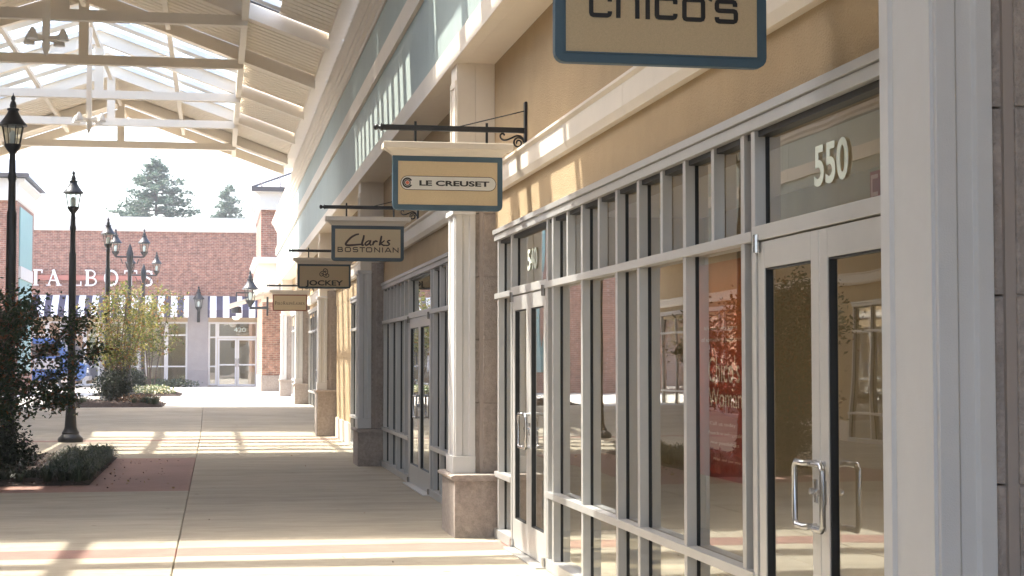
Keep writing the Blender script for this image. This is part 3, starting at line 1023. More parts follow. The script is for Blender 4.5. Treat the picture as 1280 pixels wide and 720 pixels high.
def paint_creuset(t, fc, W):
    q = px_map(75, 118, 1103)
    x0, x1, y0, y1 = 152, 1112, 318, 460
    r = (y1 - y0) / 2
    def pill(ins):
        rr = r - ins
        pts = [(x0 + r + rr * math.cos(R(a)), y0 + r + rr * math.sin(R(a))) for a in range(90, 271, 15)] + [(x1 - r + rr * math.cos(R(a)), y0 + r + rr * math.sin(R(a))) for a in range(-90, 91, 15)]
        return [q(*p_) for p_ in pts]
    for ins, d, m, nm in ((0, .002, M['brown_ink'], 'plate_edge'), (6, .0035, M['offwhite'], 'plate')):
        pl = pill(ins)
        mb = MB()
        n = len(pl)
        mb.v = [fc(u, v, d) for u, v in pl] + [fc(u, v, 0) for u, v in pl]
        mb.f = [tuple(range(n))] + [(i, i + n, (i + 1) % n + n, (i + 1) % n) for i in range(n)]
        mb.build(nm, m, t)
    cx, cy = 221, 388
    def disc(rr, d, m, nm):
        mb = MB()
        mb.v = [fc(*q(cx + rr * math.cos(R(a)), cy + rr * math.sin(R(a))), d) for a in range(0, 360, 15)]
        mb.f = [tuple(range(24))]
        mb.build(nm, m, t)
    rg = MB()
    ribbon(rg, [q(*p_) for p_ in arc(cx, cy, 44, 44, 28, 332, 24)], 16 / 1103, fc, .0046)
    ribbon(rg, [q(*p_) for p_ in arc(cx, cy, 27.5, 27.5, 0, 360, 24)[:-1]], 10 / 1103, fc, .0046, True)
    rg.build('emblem_rings', M['ink'], t)
    disc(17, .0046, M['orange'], 'emblem_disc')
    text_mesh("LE CREUSET", 340, 1042, 416, 362, lambda u, v, d: fc(*q(u, v), .0036 + d), .0014, bold=.035).build('lettering', M['ink'], t)

def paint_clarks(t, fc, W):
    q = px_map(145, 115, 938)
    mb = MB()
    def st(pts, w=17, n=6):
        P_ = spline([q(*p_) for p_ in pts], n)
        ws = [w / 938 * (.95 + .45 * math.sin(math.pi * (i + 1) / (len(P_) + 1))) for i in range(len(P_))]
        ribbon(mb, [(p_.x, p_.y) for p_ in P_], ws, fc, .004)
    st([(498, 226), (455, 236), (395, 272), (345, 325), (328, 358), (350, 372), (410, 370), (470, 364), (525, 358)], 20)
    st([(562, 238), (556, 280), (540, 335), (540, 366), (562, 366)], 20)
    st([(648, 316), (622, 312), (590, 332), (577, 358), (598, 368), (628, 348), (648, 316), (640, 350), (650, 368), (664, 360)], 15)
    st([(690, 314), (682, 345), (676, 370)], 17)
    st([(680, 352), (696, 326), (718, 314), (740, 324)], 17)
    st([(790, 244), (778, 310), (764, 370)], 19)
    st([(830, 304), (798, 330), (770, 342), (796, 356), (822, 370), (840, 362)], 15)
    st([(905, 302), (880, 306), (868, 322), (884, 338), (892, 352), (872, 368), (838, 368)], 15)
    w = 12 / 938
    def ln(pts, closed=False): ribbon(mb, [q(*p_) for p_ in pts], w, fc, .004, closed)
    t0, b0, m0 = 401, 455, 427
    ln([(228, m0), (275, m0), (286, 434), (286, 448), (278, b0), (228, b0), (228, t0), (274, t0), (282, 408), (280, 420), (270, m0)])
    def O(x0, x1): ln([(x0 + 10, t0), (x1 - 10, t0), (x1, t0 + 10), (x1, b0 - 10), (x1 - 10, b0), (x0 + 10, b0), (x0, b0 - 10), (x0, t0 + 10)], True)
    O(322, 388)
    ln([(480, 408), (474, t0), (432, t0), (424, 408), (424, 420), (432, m0), (474, m0), (482, 434), (482, 448), (474, b0), (430, b0), (424, 446)])
    ln([(506, t0), (576, t0)]); ln([(541, t0), (541, b0 + 5)])
    O(595, 664)
    ln([(702, b0 + 5), (702, t0), (766, b0), (766, t0 - 5)])
    ln([(804, t0 - 5), (804, b0 + 5)])
    ln([(836, b0 + 5), (872, t0), (880, t0), (916, b0 + 5)]); ln([(852, 443), (900, 443)])
    ln([(942, b0 + 5), (942, t0), (1006, b0), (1006, t0 - 5)])
    mb.build('lettering', M['brown_ink'], t)

def paint_jockey(t, fc, W):
    q = px_map(487, 85, 583)
    mb = MB()
    for k_ in range(3):
        a0 = 120 * k_ - 60
        ca, sa = math.cos(R(a0)), math.sin(R(a0))
        pts = []
        for (px_, py_) in ((-8, 14), (8, 22), (26, 18), (42, 4), (44, -16), (30, -27), (16, -20), (14, -6), (24, 2), (30, -8)):
            pts.append((782 + 1.18 * (px_ * ca - py_ * sa), 187 + 1.12 * (px_ * sa + py_ * ca)))
        P_ = spline([q(*p_) for p_ in pts], 4)
        ribbon(mb, [(p_.x, p_.y) for p_ in P_], 9 / 583, fc, .003)
    ribbon(mb, [q(*p_) for p_ in arc(782, 187, 15, 15, 0, 360, 16)[:-1]], 7 / 583, fc, .003, True)
    mb.build('emblem', M['brown_ink'], t)
    text_mesh("JOCKEY", 574, 984, 338, 262, lambda u, v, d: fc(*q(u, v), d), .003, bold=.03).build('lettering', M['ink'], t)

def paint_polo(t, fc, W):
    q = px_map(192, 432, 388)
    f2 = lambda u, v, d: fc(*q(u, 548 - v), d)
    mb = MB()
    x = 0
    words = ["POLO", "RALPH", "LAUREN"]
    def width():
        s_ = 0
        for i, wd in enumerate(words):
            for j, ch in enumerate(wd): s_ += SERIF[ch][0] * (36 if j == 0 else 27) * 1.0
            if i < 2: s_ += 9
        return s_
    k_ = 334 / width()
    x = 218
    for i, wd in enumerate(words):
        for j, ch in enumerate(wd):
            x += serif_letter(mb, ch, x, 0, (36 if j == 0 else 27), f2, .003, k_)
        x += 9 * k_
    mb.build('lettering', M['brown_ink'], t)

label_b = {6.62: 'nearest black iron bracket, above the blue bordered sign at the top edge', 13.42: 'black iron bracket with scroll holding the cookware shop sign',
           20.9: 'black iron bracket behind, holding the cream capped shoe shop sign', 28.9: 'black iron bracket holding the small underwear shop sign with the knot emblem',
           44.0: 'farthest thin black bracket holding the rust bordered sign'}
sign(6.62, "largest hanging sign with blue border and rounded black letters CHICO'S, cut by the top edge", M['sign_edge'], paint_chico, zt=3.31, x0=1.375, x1=2.295, h=.465)
sign(13.42, 'tan hanging sign with blue border and white pill reading LE CREUSET', M['sign_edge'], paint_creuset)
sign(20.9, 'tan hanging sign with slate border reading Clarks BOSTONIAN in dark brown', M['sign_edge_dark'], paint_clarks, zt=3.335, x0=1.435, x1=2.36, h=.455)
sign(28.9, 'small tan hanging sign with slate border, knot emblem and the word JOCKEY', M['sign_edge_dark'], paint_jockey, zt=3.31, x0=1.395, x1=2.325, h=.43, bw=.035)
sign(44.0, 'farthest small tan sign with rust red border and tiny serif letters', M['sign_red'], paint_polo, zt=3.385, x0=1.47, x1=2.38, h=.44, bw=.03)

# ------------------------------------------------------------------ canopy roof over the walk
RX, RZ, EX, EZ = -2.45, 8.50, 1.80, 6.98
SL = (RZ - EZ) / (EX - RX)
TY = [-4.4, -.5, 3.4, 7.33, 11.26, 15.2, 19.13, 23.06, 27.0, 31.0, 35.0, 39.0, 43.0, 45.4]
can = thing('canopy', 'long cream gabled canopy roof with open trusses and skylights over the walk', 'roof', (RX, 20, 0))
def rz(x): return RZ - SL * abs(x - RX)
LX = 2 * RX - EX
for y in TY:
    tr = MB()
    for s_ in (1, -1):
        ex_ = RX + s_ * (EX - RX)
        tr.prism([(RX, RZ), (RX, RZ - .26), (ex_, EZ - .24), (ex_, EZ)], 'y', y - .09, y + .09) if s_ > 0 else tr.prism([(RX - .001, RZ), (ex_, EZ), (ex_, EZ - .24), (RX - .001, RZ - .26)], 'y', y - .09, y + .09)
    o = tr.build('truss', M['truss'], can)
    WORLD[o.name] = Vector((0, 0, 0))
    def sub(mb, nm, mt):
        q_ = mb.build(nm, mt, None)
        q_.parent = o
        return q_
    if y < 45:
        sub(MB().box(2 * RX - .46, .46, y - .085, y + .085, 7.08, 7.25), 'tie_beam', M['truss'])
        sub(MB().box(RX - .09, RX + .09, y - .07, y + .07, 7.251, RZ - .25), 'king_post', M['truss'])
# longitudinal beams
for xx, zz, wd, hh in ((.42, 7.26, .11, .20), (-.92, 7.80, .09, .09), (RX + .0, 8.18, .08, .09)):
    for s_ in (1, -1):
        x_ = RX + s_ * (xx - RX)
        if s_ < 0 and abs(xx - RX) < .1: continue
        for a, b in zip(TY[:-1], TY[1:]):
            if xx < .4 and a < 18.5: continue
            MB().box(x_ - wd / 2, x_ + wd / 2, a + .111, b - .111, zz - hh / 2, zz + hh / 2).build('purlin', M['truss'], can)
for s_ in (1, -1):
    x0, x1 = (EX - .02, EX + .22) if s_ > 0 else (LX - .22, LX + .02)
    for a, b in zip(TY[:-1], TY[1:]):
        MB().box(x0, x1, a + .004, b - .004, 6.90, 7.16).build('eave_beam', M['truss'], can, bevel=.006)
# decks: ribbed panels per bay and slope; some skylight openings are added for sunlight
def slope_panel(xa, xb, ya, yb, mt, nm, ribs=True, th=.05, up=.0):
    """panel lying on the rafters between xa and xb (xa nearer the ridge)"""
    mb = MB()
    za, zb = rz(xa) + up, rz(xb) + up
    if ribs and yb - ya > 1: yb -= .115
    mb.prism([(xa, za + .005), (xb, zb + .005), (xb, zb + th), (xa, za + th)], 'y', ya, yb)
    if ribs:
        n = max(2, int((yb - ya) / .26))
        for i in range(1, n):
            y = ya + (yb - ya) * i / n
            mb.prism([(xa, za - .006), (xb, zb - .006), (xb, zb + .004), (xa, za + .004)], 'y', y - .012, y + .012)
    return mb.build(nm, mt, can)
sky_ranges = [(12.6, 17.2), (31.11, 38.89)]
cuts = sorted(set(TY + [12.6, 17.2]))
for a, b in zip(cuts[:-1], cuts[1:]):
    mid = (a + b) / 2
    for s_ in (1, -1):
        insky = any(p0 <= mid <= p1 for p0, p1 in sky_ranges) or (9 < mid < 12.6 and s_ < 0)  # left-slope opening towards the camera is added for warm bounce light
        fx = lambda x: RX + s_ * (x - RX)
        if insky:
            lim = .42 if mid > 25 else .75
            if s_ > 0:
                slope_panel(fx(lim), fx(EX + .3), a + .02, b - .02, M['deck'], 'deck_panel')
            y = a + .12
            yy = []
            top = lim if s_ > 0 else EX + .2  # left glazing runs unseen to the eave, shaped to widen the sun patch
            n = max(1, round((b - a - .22) / 1.28))
            step = (b - a - .22) / n
            for i in range(n + 1):
                yc = a + .11 + i * step
                bar_ = MB()
                hw = .23 if 0 < i < n else .06
                xa_, xb_ = fx(RX), fx(top)
                bar_.prism([(xa_, rz(xa_) + .0), (xb_, rz(xb_) + .0), (xb_, rz(xb_) + .10), (xa_, rz(xa_) + .10)], 'y', yc - hw, yc + hw)
                bar_.build('glazing_bar', M['bars'], can)
                if i < n:
                    g_ = MB()
                    g_.prism([(xa_, rz(xa_) + .11), (xb_, rz(xb_) + .11), (xb_, rz(xb_) + .118), (xa_, rz(xa_) + .118)], 'y', yc + .002, yc + step - .002)
                    g_.build('skylight_pane', M['skyglass'], can)
        else:
            if 18.3 < mid < 25.2 and s_ > 0:      # unseen opening added to throw sun on the fascia
                slope_panel(fx(RX), fx(.50), a + .02, b - .02, M['deck'], 'deck_panel')
                slope_panel(fx(.98), fx(EX + .3), a + .02, b - .02, M['deck'], 'deck_panel')
                slope_panel(fx(RX), fx(.50), a + .0, b - .0, M['roofmetal'], 'roof_sheet', False, .02, .06)
                nn = 6
                for i in range(nn):
                    y = a + (b - a) * i / nn
                    MB().prism([(.50, rz(.50)), (.98, rz(.98)), (.98, rz(.98) + .08), (.50, rz(.50) + .08)], 'y', y, y + (.3 if i % 2 else .22)).build('glazing_bar', M['bars'], can)
                continue
            if s_ < 0 and 23 < mid < 30:          # unseen eave slot added to let sun onto the bed for warm bounce
                slope_panel(fx(RX), fx(EX - .45), a + .02, b - .02, M['deck'], 'deck_panel')
                slope_panel(fx(RX), fx(EX - .43), a + .0, b - .0, M['roofmetal'], 'roof_sheet', False, .02, .06)
                continue
            slope_panel(fx(RX), fx(EX + .3), a + .02, b - .02, M['deck'], 'deck_panel')
            slope_panel(fx(RX), fx(EX + .3), a + .0, b - .0, M['roofmetal'], 'roof_sheet', False, .02, .06)

# pendant fittings hung from the ridge
def pendant(y, label):
    t = thing('pendant_light', label, 'pendant light', (RX, y, 6.1), 'cream pendant lights hung from the canopy ridge')
    MB().box(RX - .05, RX + .05, y - .05, y + .05, 6.22, 8.05).build('stem', M['truss'], t)
    MB().lathe((RX, y, 6.0), [(0, .01), (.10, .05), (.16, .06), (.22, .05)], 10).build('finial', M['truss'], t)
    for k_ in range(4):
        a = R(45 + 90 * k_ + 12)
        dx, dy = math.cos(a), math.sin(a)
        MB().bar((RX + dx * .05, y + dy * .05, 6.26), (RX + dx * .24, y + dy * .24, 6.26), .05, .05).build('arm', M['truss'], t)
        c = (RX + dx * .30, y + dy * .30, 6.20)
        sh = MB().lathe(c, [(0, .085), (.02, .085), (.07, .07), (.13, .045), (.17, .02)], 8)
        sh.build('shade', M['opaque'], t)
    return t
pendant(24.3, 'nearer cream pendant light on a square stem under the canopy ridge, top left')
pendant(32.4, 'farther cream pendant light on a square stem, just below the third tie beam')

# ------------------------------------------------------------------ opposite side of the walk (mirror of this one)
def mirror(o, label):
    c = copy_tree(o)
    c.scale.x = -1
    c.location.x = 2 * RX - o.location.x
    c['label'] = label
    return c
tab = None
row_m = mirror(row, 'matching tan and pale blue shop row on the left side of the walk')
for ch in [c for c in C.objects if c.parent == row_m]:
    ys_ = [v.co.y for v in ch.data.vertices]
    if min(ys_) > 44.5:
        C.objects.unlink(ch)
    elif max(ys_) > 50 and min(ys_) < 0:
        me = ch.data.copy()
        for v in me.vertices: v.co.y = min(v.co.y, 46.0)
        ch.data = me
for i, o in enumerate(pil[:4]):
    mirror(o, ['first', 'second', 'third', 'fourth'][i] + ' pillar on the left side of the walk, reflected in the shop windows')
for i, o in enumerate((s1, s2, s3, s4)):
    c = mirror(o, ['first', 'second', 'third', 'fourth'][i] + ' glass shopfront on the left side of the walk')
for o in list(C.objects):
    if o.name.startswith('number') and o.parent and o.parent.scale.x < 0:
        C.objects.unlink(o)

# ------------------------------------------------------------------ street lamps
def lantern(mb_parts, t, cx, cy, z, s=1.0, names=('cap', 'lantern_glass', 'lantern_bars', 'cup', 'bulb')):
    MB().lathe((cx, cy, z), [(0, .035 * s), (.05 * s, .05 * s), (.09 * s, .085 * s), (.14 * s, .115 * s), (.17 * s, .118 * s)], 16).build('cup', M['lamp'], t, smooth=True)
    MB().lathe((cx, cy, z + .17 * s), [(0, .105 * s), (.26 * s, .15 * s)], 8).build('lantern_glass', M['lampglass'], t)
    b = MB()
    for k_ in range(8):
        a = 2 * math.pi * (k_ + .5) / 8
        b.tube([(cx + .108 * s * math.cos(a), cy + .108 * s * math.sin(a), z + .17 * s), (cx + .153 * s * math.cos(a), cy + .153 * s * math.sin(a), z + .43 * s)], .007 * s, 5)
    b.build('lantern_bars', M['lamp'], t)
    MB().lathe((cx, cy, z + .17 * s), [(0, .03 * s), (.04 * s, .045 * s), (.15 * s, .05 * s), (.2 * s, .02 * s)], 10).build('bulb', M['bulb'], t, smooth=True)
    MB().lathe((cx, cy, z + .43 * s), [(0, .165 * s), (.012 * s, .205 * s), (.03 * s, .20 * s), (.07 * s, .165 * s), (.13 * s, .12 * s), (.19 * s, .085 * s), (.23 * s, .07 * s), (.235 * s, .085 * s), (.26 * s, .085 * s), (.27 * s, .045 * s), (.31 * s, .05 * s), (.36 * s, .035 * s), (.38 * s, .02 * s), (.40 * s, .032 * s), (.43 * s, .03 * s), (.46 * s, .008 * s), (.49 * s, .004 * s)], 16).build('cap', M['lamp'], t, smooth=True)

def street_lamp(x, y, zb, label, h=4.60):
    t = thing('street_lamp', label, 'street lamp', (x, y, zb), 'single black street lamps along the middle of the walk')
    MB().lathe((x, y, zb), [(0, .24), (.05, .25), (.09, .235), (.12, .20), (.16, .165), (.19, .17), (.22, .15), (.26, .13), (.30, .118), (.62, .098), (.66, .112), (.70, .10), (.78, .082)], 20).build('base', M['lamp'], t, smooth=True)
    MB().lathe((x, y, zb), [(.78, .078), (3.75, .070), (3.8, .055), (4.2, .050), (4.25, .062), (4.29, .062), (4.33, .05), (h, .042)], 16).build('pole', M['lamp'], t, smooth=True)
    lantern(None, t, x, y, zb + h - .02)
    return t
street_lamp(-2.93, 24.6, 0, 'nearest tall black street lamp at the left edge, standing in the planting bed')
street_lamp(-2.84, 33.8, 0, 'second black street lamp with its round foot on bare concrete', 4.55)
street_lamp(-2.98, 46.8, ZT, 'third single black street lamp, beyond the bed with the yellowing tree', 4.3)

def double_lamp(x, y, zb, label, half, h, s):
    t = thing('double_street_lamp', label, 'street lamp', (x, y, zb), 'twin headed black street lamps on the plaza')
    MB().lathe((x, y, zb), [(0, .22), (.1, .23), (.25, .14), (.7, .09), (.8, .075), (h - .7, .065), (h - .6, .10), (h - .35, .12), (h - .2, .08), (h - .1, .05), (h, .01)], 14).build('pole', M['lamp'], t, smooth=True)
    for k_ in (-1, 1):
        arm = MB()
        arm.tube([(x, y, zb + h - .45), (x + k_ * half, y, zb + h - .45)], .028, 8)
        arm.tube([(p_[0], y, p_[1]) for p_ in [(x + k_ * .08, zb + h - .85), (x + k_ * half * .3, zb + h - .62), (x + k_ * half * .5, zb + h - .68), (x + k_ * half * .62, zb + h - .52)]], .018, 6)
        arm.build('arm', M['lamp'], t)
        lantern(None, t, x + k_ * half, y, zb + h - .45, s)
    return t
double_lamp(-2.88, 56.5, ZT, 'nearer twin headed black street lamp on the sunlit plaza', .47, 5.15, 1.05)
double_lamp(-2.85, 66.5, ZT, 'farther twin headed black street lamp, right of the nearer one', .50, 5.05, 1.05)

# ------------------------------------------------------------------ planting
def leaf(mb, c, size, rnd, aspect=.5, cup=.25):
    d = Vector((rnd.gauss(0, 1), rnd.gauss(0, 1), rnd.gauss(-.2, .8))).normalized()
    s_ = d.cross(Vector((rnd.gauss(0, 1), rnd.gauss(0, 1), rnd.gauss(0, 1)))).normalized()
    u = d.cross(s_)
    n = len(mb.v)
    c = Vector(c)
    a = size * aspect
    mb.v += [tuple(c), tuple(c + d * size * .5 + s_ * a * .5 + u * size * cup * .3), tuple(c + d * size), tuple(c + d * size * .5 - s_ * a * .5 + u * size * cup * .3)]
    mb.f += [(n, n + 1, n + 2), (n, n + 2, n + 3)]

def bush(name, label, cat, c, rad, n, size, mt, seed, group=None, cl=26):
    rnd = random.Random(seed)
    t = thing(name, label, cat, c, group)
    mb = MB()
    lobes = [(Vector((rnd.uniform(-.6, .6) * rad[0], rnd.uniform(-.6, .6) * rad[1], rnd.uniform(.3, .8) * rad[2])), rnd.uniform(.35, .6)) for _ in range(cl)]
    for _ in range(n):
        lc, lr = rnd.choice(lobes)
        v = Vector((rnd.gauss(0, 1), rnd.gauss(0, 1), rnd.gauss(.15, 1))).normalized() * lr * rnd.uniform(.65, 1.08)
        q_ = lc + Vector((v.x * rad[0], v.y * rad[1], v.z * rad[2] * .8))
        if q_.z < .02: q_.z = rnd.uniform(.02, .15)
        leaf(mb, (c[0] + q_.x, c[1] + q_.y, c[2] + q_.z), size * rnd.uniform(.7, 1.3), rnd)
    mb.build('foliage', mt, t)
    st = MB()
    for k_ in range(5):
        a = rnd.uniform(0, 6.28)
        st.tube([(c[0], c[1], c[2] - .03), (c[0] + math.cos(a) * rad[0] * .5, c[1] + math.sin(a) * rad[1] * .5, c[2] + rad[2] * .8)], [.012, .006], 5)
    st.build('stem', M['bark'], t)
    return t

def crape(label, x, y, zb, stems, crown_lo, crown_hi, rad, n, size, mt, seed, dense=1.0, extra=()):
    rnd = random.Random(seed)
    t = thing('crape_myrtle_tree', label, 'tree', (x, y, zb), 'small multi stemmed trees in the planting beds')
    tips = []
    for k_ in range(stems):
        a = 2 * math.pi * k_ / stems + rnd.uniform(-.5, .5)
        r1 = rad * rnd.uniform(.35, .75)
        tip = Vector((x + math.cos(a) * r1, y + math.sin(a) * r1, zb + rnd.uniform(.72, 1.0) * crown_hi))
        foot = Vector((x + math.cos(a) * .10, y + math.sin(a) * .10, zb - .03))
        mid = foot.lerp(tip, .5) + Vector((rnd.uniform(-.1, .1), rnd.uniform(-.1, .1), 0)) - Vector((math.cos(a), math.sin(a), 0)) * r1 * .15
        q_ = foot.lerp(mid, .5) + Vector((rnd.uniform(-.04, .04), rnd.uniform(-.04, .04), 0))
        pts = spline([foot, q_, mid, tip], 5)
        mb = MB().tube(pts, [.026 * (1 - .8 * i / len(pts)) + .004 for i in range(len(pts))], 7)
        mb.build('trunk', M['bark'], t, smooth=True)
        for i in range(6, len(pts)):
            tips.append((pts[i], .32))
            for _ in range(2):
                aa = rnd.uniform(0, 6.28)
                ln_ = rad * rnd.uniform(.3, .75)
                e = pts[i] + Vector((math.cos(aa) * ln_, math.sin(aa) * ln_, rnd.uniform(-.1, .6) * ln_))
                if e.z > zb + crown_lo * .8:
                    br = MB().tube([pts[i], pts[i].lerp(e, .5) + Vector((0, 0, .04)), e], [.008, .006, .003], 5)
                    br.build('branch', M['bark'], t)
                    tips += [(pts[i].lerp(e, .6), .2), (e, .22)]
    for e in extra:
        pts = spline([Vector(p_) for p_ in e], 6)
        MB().tube(pts, [.014 * (1 - .7 * i / len(pts)) + .003 for i in range(len(pts))], 6).build('branch', M['bark'], t)
        tips += [(p_, .2) for p_ in pts[5:]]
    mb = MB()
    for _ in range(n):
        p_, rr = rnd.choice(tips)
        v = Vector((rnd.gauss(0, 1), rnd.gauss(0, 1), rnd.gauss(0, .9))) * rr * .55
        q_ = p_ + v
        if q_.z < zb + crown_lo * rnd.uniform(.7, 1.1): continue
        leaf(mb, q_, size * rnd.uniform(.6, 1.3), rnd, .5)
    mb.build('crown', mt, t)
    return t

crape('dark leaved small tree with orange tinged leaves in the nearest bed at the left edge', -3.2, 23.2, .05, 7, .85, 2.7, .85, 24000, .07, M['leaf_dark'], 3,
      extra=([(-2.7, 23.2, 1.5), (-2.3, 23.3, 1.75), (-2.05, 23.4, 2.0), (-1.85, 23.5, 2.2)], [(-2.8, 23.2, 1.1), (-2.3, 23.3, 1.35), (-1.95, 23.4, 1.6), (-1.62, 23.5, 1.8)],
             [(-2.8, 23.2, .9), (-2.4, 23.3, 1.1), (-2.15, 23.4, 1.15), (-2.0, 23.5, 1.1)]))
crape('yellowing small tree with green, gold and orange leaves in the second bed', -2.55, 45.3, ZT + .04, 8, 1.25, 2.85, .95, 5200, .085, M['leaf_gold'], 11)
crape('paler gold leaved small tree behind the second bed, lit by the sun', -2.3, 60.0, ZT + .04, 6, 1.8, 3.9, 1.2, 3000, .13, M['leaf_gold'], 14)

def bed(label, x0, x1, y0, y1, zb, seed, hump=.10):
    t = thing('planting_bed', label, 'planting bed', ((x0 + x1) / 2, (y0 + y1) / 2, zb), 'planting beds down the middle of the walk')
    rnd = random.Random(seed)
    mb = MB()
    nx, ny = 18, 40
    for j in range(ny + 1):
        for i in range(nx + 1):
            u, v = i / nx, j / ny
            e = min(u, 1 - u, v * 2, (1 - v) * 2) * 4
            e = min(1, e)
            h = .006 + hump * (1 - (1 - e) ** 2) * (.75 + .4 * rnd.random())
            mb.v.append((x0 + (x1 - x0) * u, y0 + (y1 - y0) * v, zb + h))
    for j in range(ny):
        for i in range(nx):
            a = j * (nx + 1) + i
            mb.f.append((a, a + 1, a + nx + 2, a + nx + 1))
    mb.build('soil', M['soil'], t)
    ch = MB()
    for _ in range(2600):
        u, v = rnd.random(), rnd.random()
        e = min(1, min(u, 1 - u, v * 2, (1 - v) * 2) * 4)
        px_, py_ = x0 + (x1 - x0) * u, y0 + (y1 - y0) * v
        leaf(ch, (px_, py_, zb + .01 + hump * (1 - (1 - e) ** 2) * 1.1), rnd.uniform(.03, .07), rnd, .35)
    ch.build('mulch', M['chips'], t, kind='stuff')
    return t

def tufts(label, cat, spots, zb, hgt, seed, mt, n=55, nm='liriope'):
    t = thing(nm, label, cat, (spots[0][0], spots[0][1], zb))
    rnd = random.Random(seed)
    mb = MB()
    for (x, y) in spots:
        for _ in range(n):
            a = rnd.uniform(0, 6.28)
            L = hgt * rnd.uniform(.6, 1.25)
            lean = rnd.uniform(.25, .95)
            d = Vector((math.cos(a), math.sin(a), 0))
            s_ = Vector((-d.y, d.x, 0)) * .005
            b0 = Vector((x, y, zb)) + d * rnd.uniform(0, .06)
            p1 = b0 + d * L * lean * .3 + Vector((0, 0, L * .65))
            p2 = b0 + d * L * lean * .75 + Vector((0, 0, L * (.95 - lean * .35)))
            p3 = b0 + d * L * lean * 1.15 + Vector((0, 0, L * (.85 - lean * .55)))
            q0 = len(mb.v)
            mb.v += [tuple(b0 - s_), tuple(b0 + s_), tuple(p1 - s_), tuple(p1 + s_), tuple(p2 - s_ * .8), tuple(p2 + s_ * .8), tuple(p3)]
            mb.f += [(q0, q0 + 1, q0 + 3, q0 + 2), (q0 + 2, q0 + 3, q0 + 5, q0 + 4), (q0 + 4, q0 + 5, q0 + 6)]
    mb.build('blades', mt, t, kind='stuff')
    return t

bed('nearest planting bed with dark mulch and grassy edge at the left', -3.45, -1.60, 21.9, 28.2, 0, 1)
bed('second planting bed with mulch and low plants at the edge of the canopy shade', -4.6, -1.36, 43.3, 47.5, ZT, 2, .12)
bed('third planting bed with white flowers out on the plaza', -4.2, -1.2, 57.0, 62.0, ZT, 3, .12)
rnd = random.Random(5)
tufts('thick row of dark grassy liriope along the right edge of the nearest bed', 'ground cover', [(-1.78 + rnd.uniform(-.16, .14), 22.1 + i * .115) for i in range(50)] + [(-2.1 + rnd.uniform(-.15, .15), 22.2 + i * .3) for i in range(18)], .04, .24, 5, M['grass'], 60)
tufts('low dark ground cover along the front edge of the nearest bed', 'ground cover', [(-3.4 + i * .09, 22.1 + rnd.uniform(-.08, .35)) for i in range(20)], .05, .16, 6, M['leaf_shrub'], 60, 'ground_cover_plant')
tufts('green grassy clumps on the right corner of the second bed', 'ground cover', [(-1.5 - rnd.random() * .7, 43.5 + rnd.random() * 1.5) for i in range(16)] + [(-4.2 + rnd.random() * .8, 43.5 + rnd.random()) for i in range(12)], ZT + .08, .22, 8, M['grass'], 45)
bush('round_shrub', 'dark rounded evergreen shrub under the tree in the nearest bed', 'shrub', (-2.95, 23.0, .05), (.62, .62, .62), 5200, .055, M['leaf_shrub'], 21, 'dark evergreen shrubs in the beds')
bush('round_shrub', 'dark rounded evergreen shrub beneath the yellowing tree', 'shrub', (-2.72, 44.9, ZT + .05), (.55, .5, .8), 3200, .07, M['leaf_shrub'], 22, 'dark evergreen shrubs in the beds')
bush('round_shrub', 'small dark shrub beyond the beds on the plaza, left of the white flowers', 'shrub', (-2.9, 58.2, ZT + .05), (.55, .5, .85), 2000, .09, M['leaf_shrub'], 23, 'dark evergreen shrubs in the beds')
bush('flower_patch', 'low patch of white and yellow flowers in the third bed', 'flowers', (-2.2, 57.8, ZT + .04), (1.0, .8, .28), 2600, .09, M['flower'], 24)
bush('low_hedge', 'low green hedge along the foot of the far brick shop windows', 'hedge', (-2.4, 77.3, ZT), (1.9, .5, .35), 2500, .12, M['grass'], 25)
bush('ground_shrub', 'rusty leaved low shrub on the mulch of the second bed', 'shrub', (-2.0, 44.3, ZT + .06), (.55, .5, .22), 1600, .06, M['litter'], 27)

# fallen leaves on the red paving and walk
lf = MB()
rnd = random.Random(9)
for _ in range(70):
    x = rnd.uniform(-1.5, -.5); y = rnd.uniform(21.2, 27.5)
    if rnd.random() < .25: x = rnd.uniform(-2.5, 2.0); y = rnd.uniform(13, 34)
    leaf(lf, (x, y, .012), rnd.uniform(.03, .05), rnd, .6)
lf.build('fallen_leaves', M['litter'], kind='stuff', label='a few brown leaves scattered on the red paving beside the bed')

# ------------------------------------------------------------------ far brick shop across the plaza
FY = 79.0
far = thing('brick_shop', 'wide red brick shop with white parapet and striped awnings closing the end of the walk', 'building', (-3, FY + 3, ZT))
far_open = [(-8.4, -7.1), (-6.75, -5.35), (-5.1, -3.55), (-3.3, -1.33), (-.37, 1.95)]
w_ = MB()
w_.box(-12.5, 6.0, FY, FY + 9, 4.72, 7.72)
w_.build('brick_wall', M['brick'], far)
MB().prism([(FY - .10, 7.72), (FY - .16, 7.80), (FY - .16, 8.20), (FY - .24, 8.30), (FY - .24, 8.40), (FY + 9, 8.40), (FY + 9, 7.72)], 'x', -12.6, 6.1).build('parapet', M['white'], far)
MB().box(-12.4, 6.0, FY + .02, FY + .5, 3.48, 4.719).build('band_wall', M['far_tan'], far)
MB().box(-12.4, 6.0, FY + 2.6, FY + 2.7, ZT, 4.7).build('inner_wall', M['interior'], far)
MB().box(-12.4, 6.0, FY + .5, FY + 2.6, 4.6, 4.7).build('inner_ceiling', M['far_tan'], far)
prev = -12.4
for (a, b) in far_open + [(6.0, 6.0)]:
    if a - prev > .02:
        MB().box(prev, a, FY - .02, FY + .5, ZT + .75, 4.719).build('pilaster', M['greywall'], far)
        MB().box(prev - .0, a, FY - .06, FY + .5, ZT, ZT + .748).build('pilaster_base', M['greywall'], far)
    prev = b
